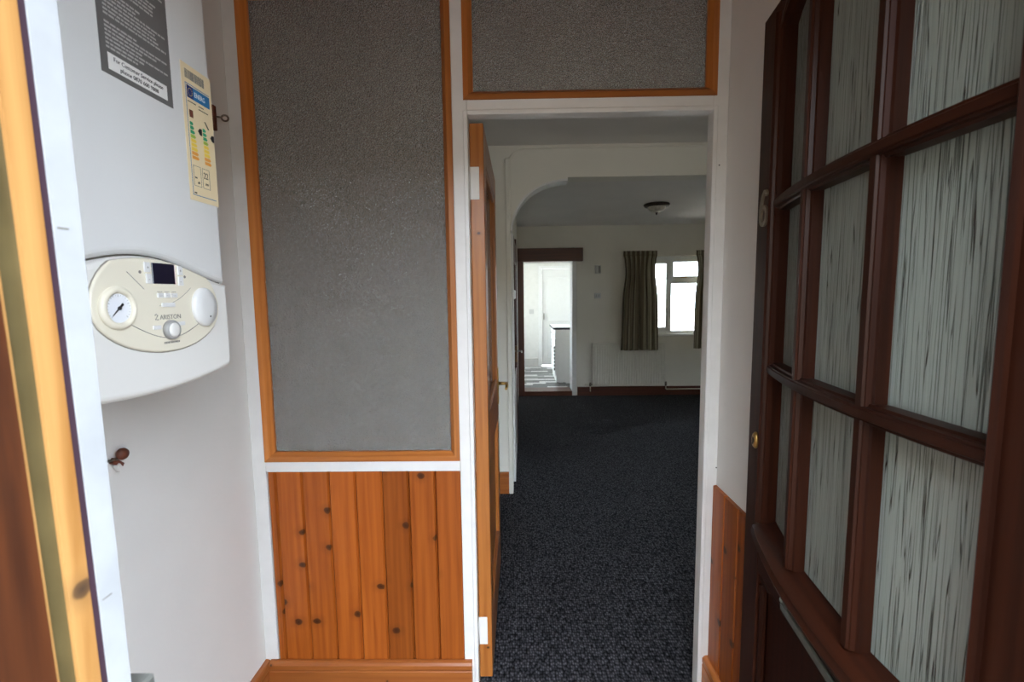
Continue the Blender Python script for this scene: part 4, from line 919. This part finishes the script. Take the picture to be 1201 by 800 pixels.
# ------------------------------------------------------------------ radiator
def radiator():
    x0, x1, z0, z1 = 1.005, 1.988, 0.135, 0.726; yf = YF0-0.048
    r = empty('radiator', ((x0+x1)/2, yf, z0)); tag(r, 'cream ribbed panel radiator on the end wall under the window', 'radiator')
    # pressed panel with vertical flutes
    pr = []; n = 28; p = (x1-x0-0.04)/n
    for k in range(n):
        a = x0+0.02+p*k; pr += [(a, 0.0), (a+p*0.22, -0.008), (a+p*0.78, -0.008), (a+p, 0.0)]
    front = [(x0, 0.006)]+pr+[(x1, 0.006)]
    ring = lambda z, o=0.0: [(u, yf+v+o, z) for u, v in front]+[(x1, yf+0.018, z), (x0, yf+0.018, z)]
    pin(MB().rings([ring(z0+0.03), ring(z1-0.03)]).build('panel', 'radiator_cream'), r)
    for za, zb in ((z0, z0+0.032), (z1-0.032, z1)): pin(box('header', x0, x1, yf-0.002, yf+0.018, za, zb, 'radiator_cream', c=0.005), r)
    pin(MB().box(x0-0.003, x1+0.003, yf-0.012, yf+0.024, z1-0.002, z1+0.008, 0.003).build('top_grille', 'radiator_cream'), r)
    for xa, xb in ((x0-0.004, x0+0.002), (x1-0.002, x1+0.004)): pin(box('side_cover', xa, xb, yf-0.010, yf+0.024, z0, z1, 'radiator_cream', c=0.002), r)
    for xa in (x0+0.15, x1-0.19): pin(box('bracket', xa, xa+0.04, yf+0.018, YF0-0.002, z0+0.05, z1-0.05, 'radiator_cream'), r)
    v = pin(MB().tube([(x0, yf+0.008, z0+0.022), (x0-0.05, yf+0.008, z0+0.022)], 0.011, 10).tube([(x0-0.03, yf+0.008, z0+0.0), (x0-0.03, yf+0.008, z0+0.05)], 0.013, 10).build('valve', 'aged_metal'), r)
    pin(MB().tube([(x0-0.05, yf+0.008, z0+0.022), (x0-0.11, yf+0.010, z0+0.022)], 0.009, 8).build('valve_cap', 'radiator_cream'), v)
    v2 = pin(MB().tube([(x1, yf+0.008, z0+0.022), (x1+0.03, yf+0.008, z0+0.022)], 0.011, 10).tube([(x1+0.025, yf+0.008, z0+0.0), (x1+0.025, yf+0.008, z0+0.055)], 0.015, 10).build('valve', 'aged_metal'), r)
    pin(MB().tube([(x0-0.03, yf+0.008, z0), (x0-0.03, yf+0.008, 0.062)], 0.0075, 8).build('pipe', 'pipe_cream'), r)
    pin(MB().tube([(x1+0.025, yf+0.008, z0), (x1+0.025, yf+0.010, 0.098), (x1+0.035, yf+0.012, 0.086), (x1+0.05, yf+0.012, 0.084), (2.9, yf+0.012, 0.088)], 0.0085, 8).build('pipe', 'pipe_cream'), r)
radiator()

# ------------------------------------------------------------------ switches, thermostat, ceiling light
def plate(name, x, y, z, w_, h, mat, label, cat, detail, group=None):
    r = empty(name, (x, y, z)); tag(r, label, cat, group)
    MB().box(-w_/2, w_/2, -0.010, 0, 0, h, 0.003).build('plate', mat, r); detail(r, w_, h); return r
def th(r, w_, h):
    MB().box(-w_*0.42, -0.004, -0.030, -0.010, 0.006, h-0.006, 0.004).build('cover', 'switch_grey', r)
    MB().box(0.004, w_*0.42, -0.022, -0.010, 0.012, h-0.012, 0.004).build('dial', 'grey_plastic', r)
plate('thermostat', 1.075, YF0, 1.677, 0.080, 0.115, 'switch_grey', 'pale grey thermostat high on the wall right of the dark header', 'thermostat', th)
def sk(r, w_, h):
    MB().box(-w_*0.32, -w_*0.06, -0.014, -0.010, 0.018, h-0.018, 0.001).build('rocker', 'switch_shade', r)
    MB().box(w_*0.08, w_*0.32, -0.014, -0.010, 0.018, h-0.018, 0.001).build('rocker', 'switch_shade', r)
plate('light_switch', 1.073, YF0, 1.342, 0.088, 0.074, 'switch_grey', 'double light switch below the thermostat on the end wall', 'switch', sk)
def sk2(r, w_, h): MB().box(-0.012, 0.012, -0.014, -0.010, 0.02, h-0.02, 0.001).build('rocker', 'switch_grey', r)
plate('light_switch', 0.235, YK, 1.05, 0.085, 0.085, 'switch_grey', 'small light switch on the white wall inside the kitchen', 'switch', sk2)
def kl():
    r = empty('ceiling_light', (1.43, 4.89, ZC2)); tag(r, 'flush bronze ceiling light with a frosted bowl beyond the arch', 'ceiling light')
    MB().lathe([(0.095, 0), (0.128, -0.004), (0.132, -0.014), (0.120, -0.030), (0.092, -0.034)], (0, 0, 0), 'z', 32).build('rim', 'lamp_bronze', r)
    MB().lathe([(0.092, -0.028), (0.090, -0.040), (0.078, -0.062), (0.055, -0.080), (0.022, -0.089), (0.004, -0.090)], (0, 0, 0), 'z', 32).build('bowl', 'lamp_bowl', r)
    MB().lathe([(0.010, -0.086), (0.013, -0.094), (0.008, -0.100), (0.010, -0.106), (0.004, -0.114)], (0, 0, 0), 'z', 14).build('finial', 'lamp_bronze', r)
kl()

# ------------------------------------------------------------------ dark glazed door in the side wall beyond the arch
def side_door():
    d = empty('door_4', (-0.0535, 3.335, 0), -math.atan2(0.037, 3.046)); structure(d, 'dark glazed door seen almost edge on beyond the arch', 'door')
    B = lambda n, *a, mat='dark_wood', c=0.002: MB().box(*a, c).build(n, mat, d)
    T = 0.018; W = 0.86
    B('stile', 0, T, 0, 0.04, 0.01, 1.84, mat='white_gloss'); B('stile', 0, T, W-0.14, W, 0.01, 1.84)
    B('rail', 0, T, 0.04, W-0.14, 1.66, 1.84); B('rail', 0, T, 0.04, W-0.14, 0.01, 0.76, mat='white_gloss'); B('rail', 0, T, 0.04, W-0.14, 1.37, 1.44, mat='white_gloss')
    B('pane', 0.006, T-0.003, 0.035, W-0.135, 0.755, 1.375, mat='clear_glass', c=0); B('pane', 0.006, T-0.003, 0.035, W-0.135, 1.435, 1.665, mat='clear_glass', c=0)
    B('architrave', -0.002, T+0.006, W+0.004, W+0.09, 0.0, 1.90)
    h = B('handle_plate', T, T+0.004, W-0.09, W-0.06, 0.80, 0.95, mat='brass')
    MB().tube([(T+0.003, W-0.075, 0.90), (T+0.045, W-0.075, 0.90), (T+0.047, W-0.16, 0.90)], 0.007, 8).build('lever', 'chrome', h)
side_door()
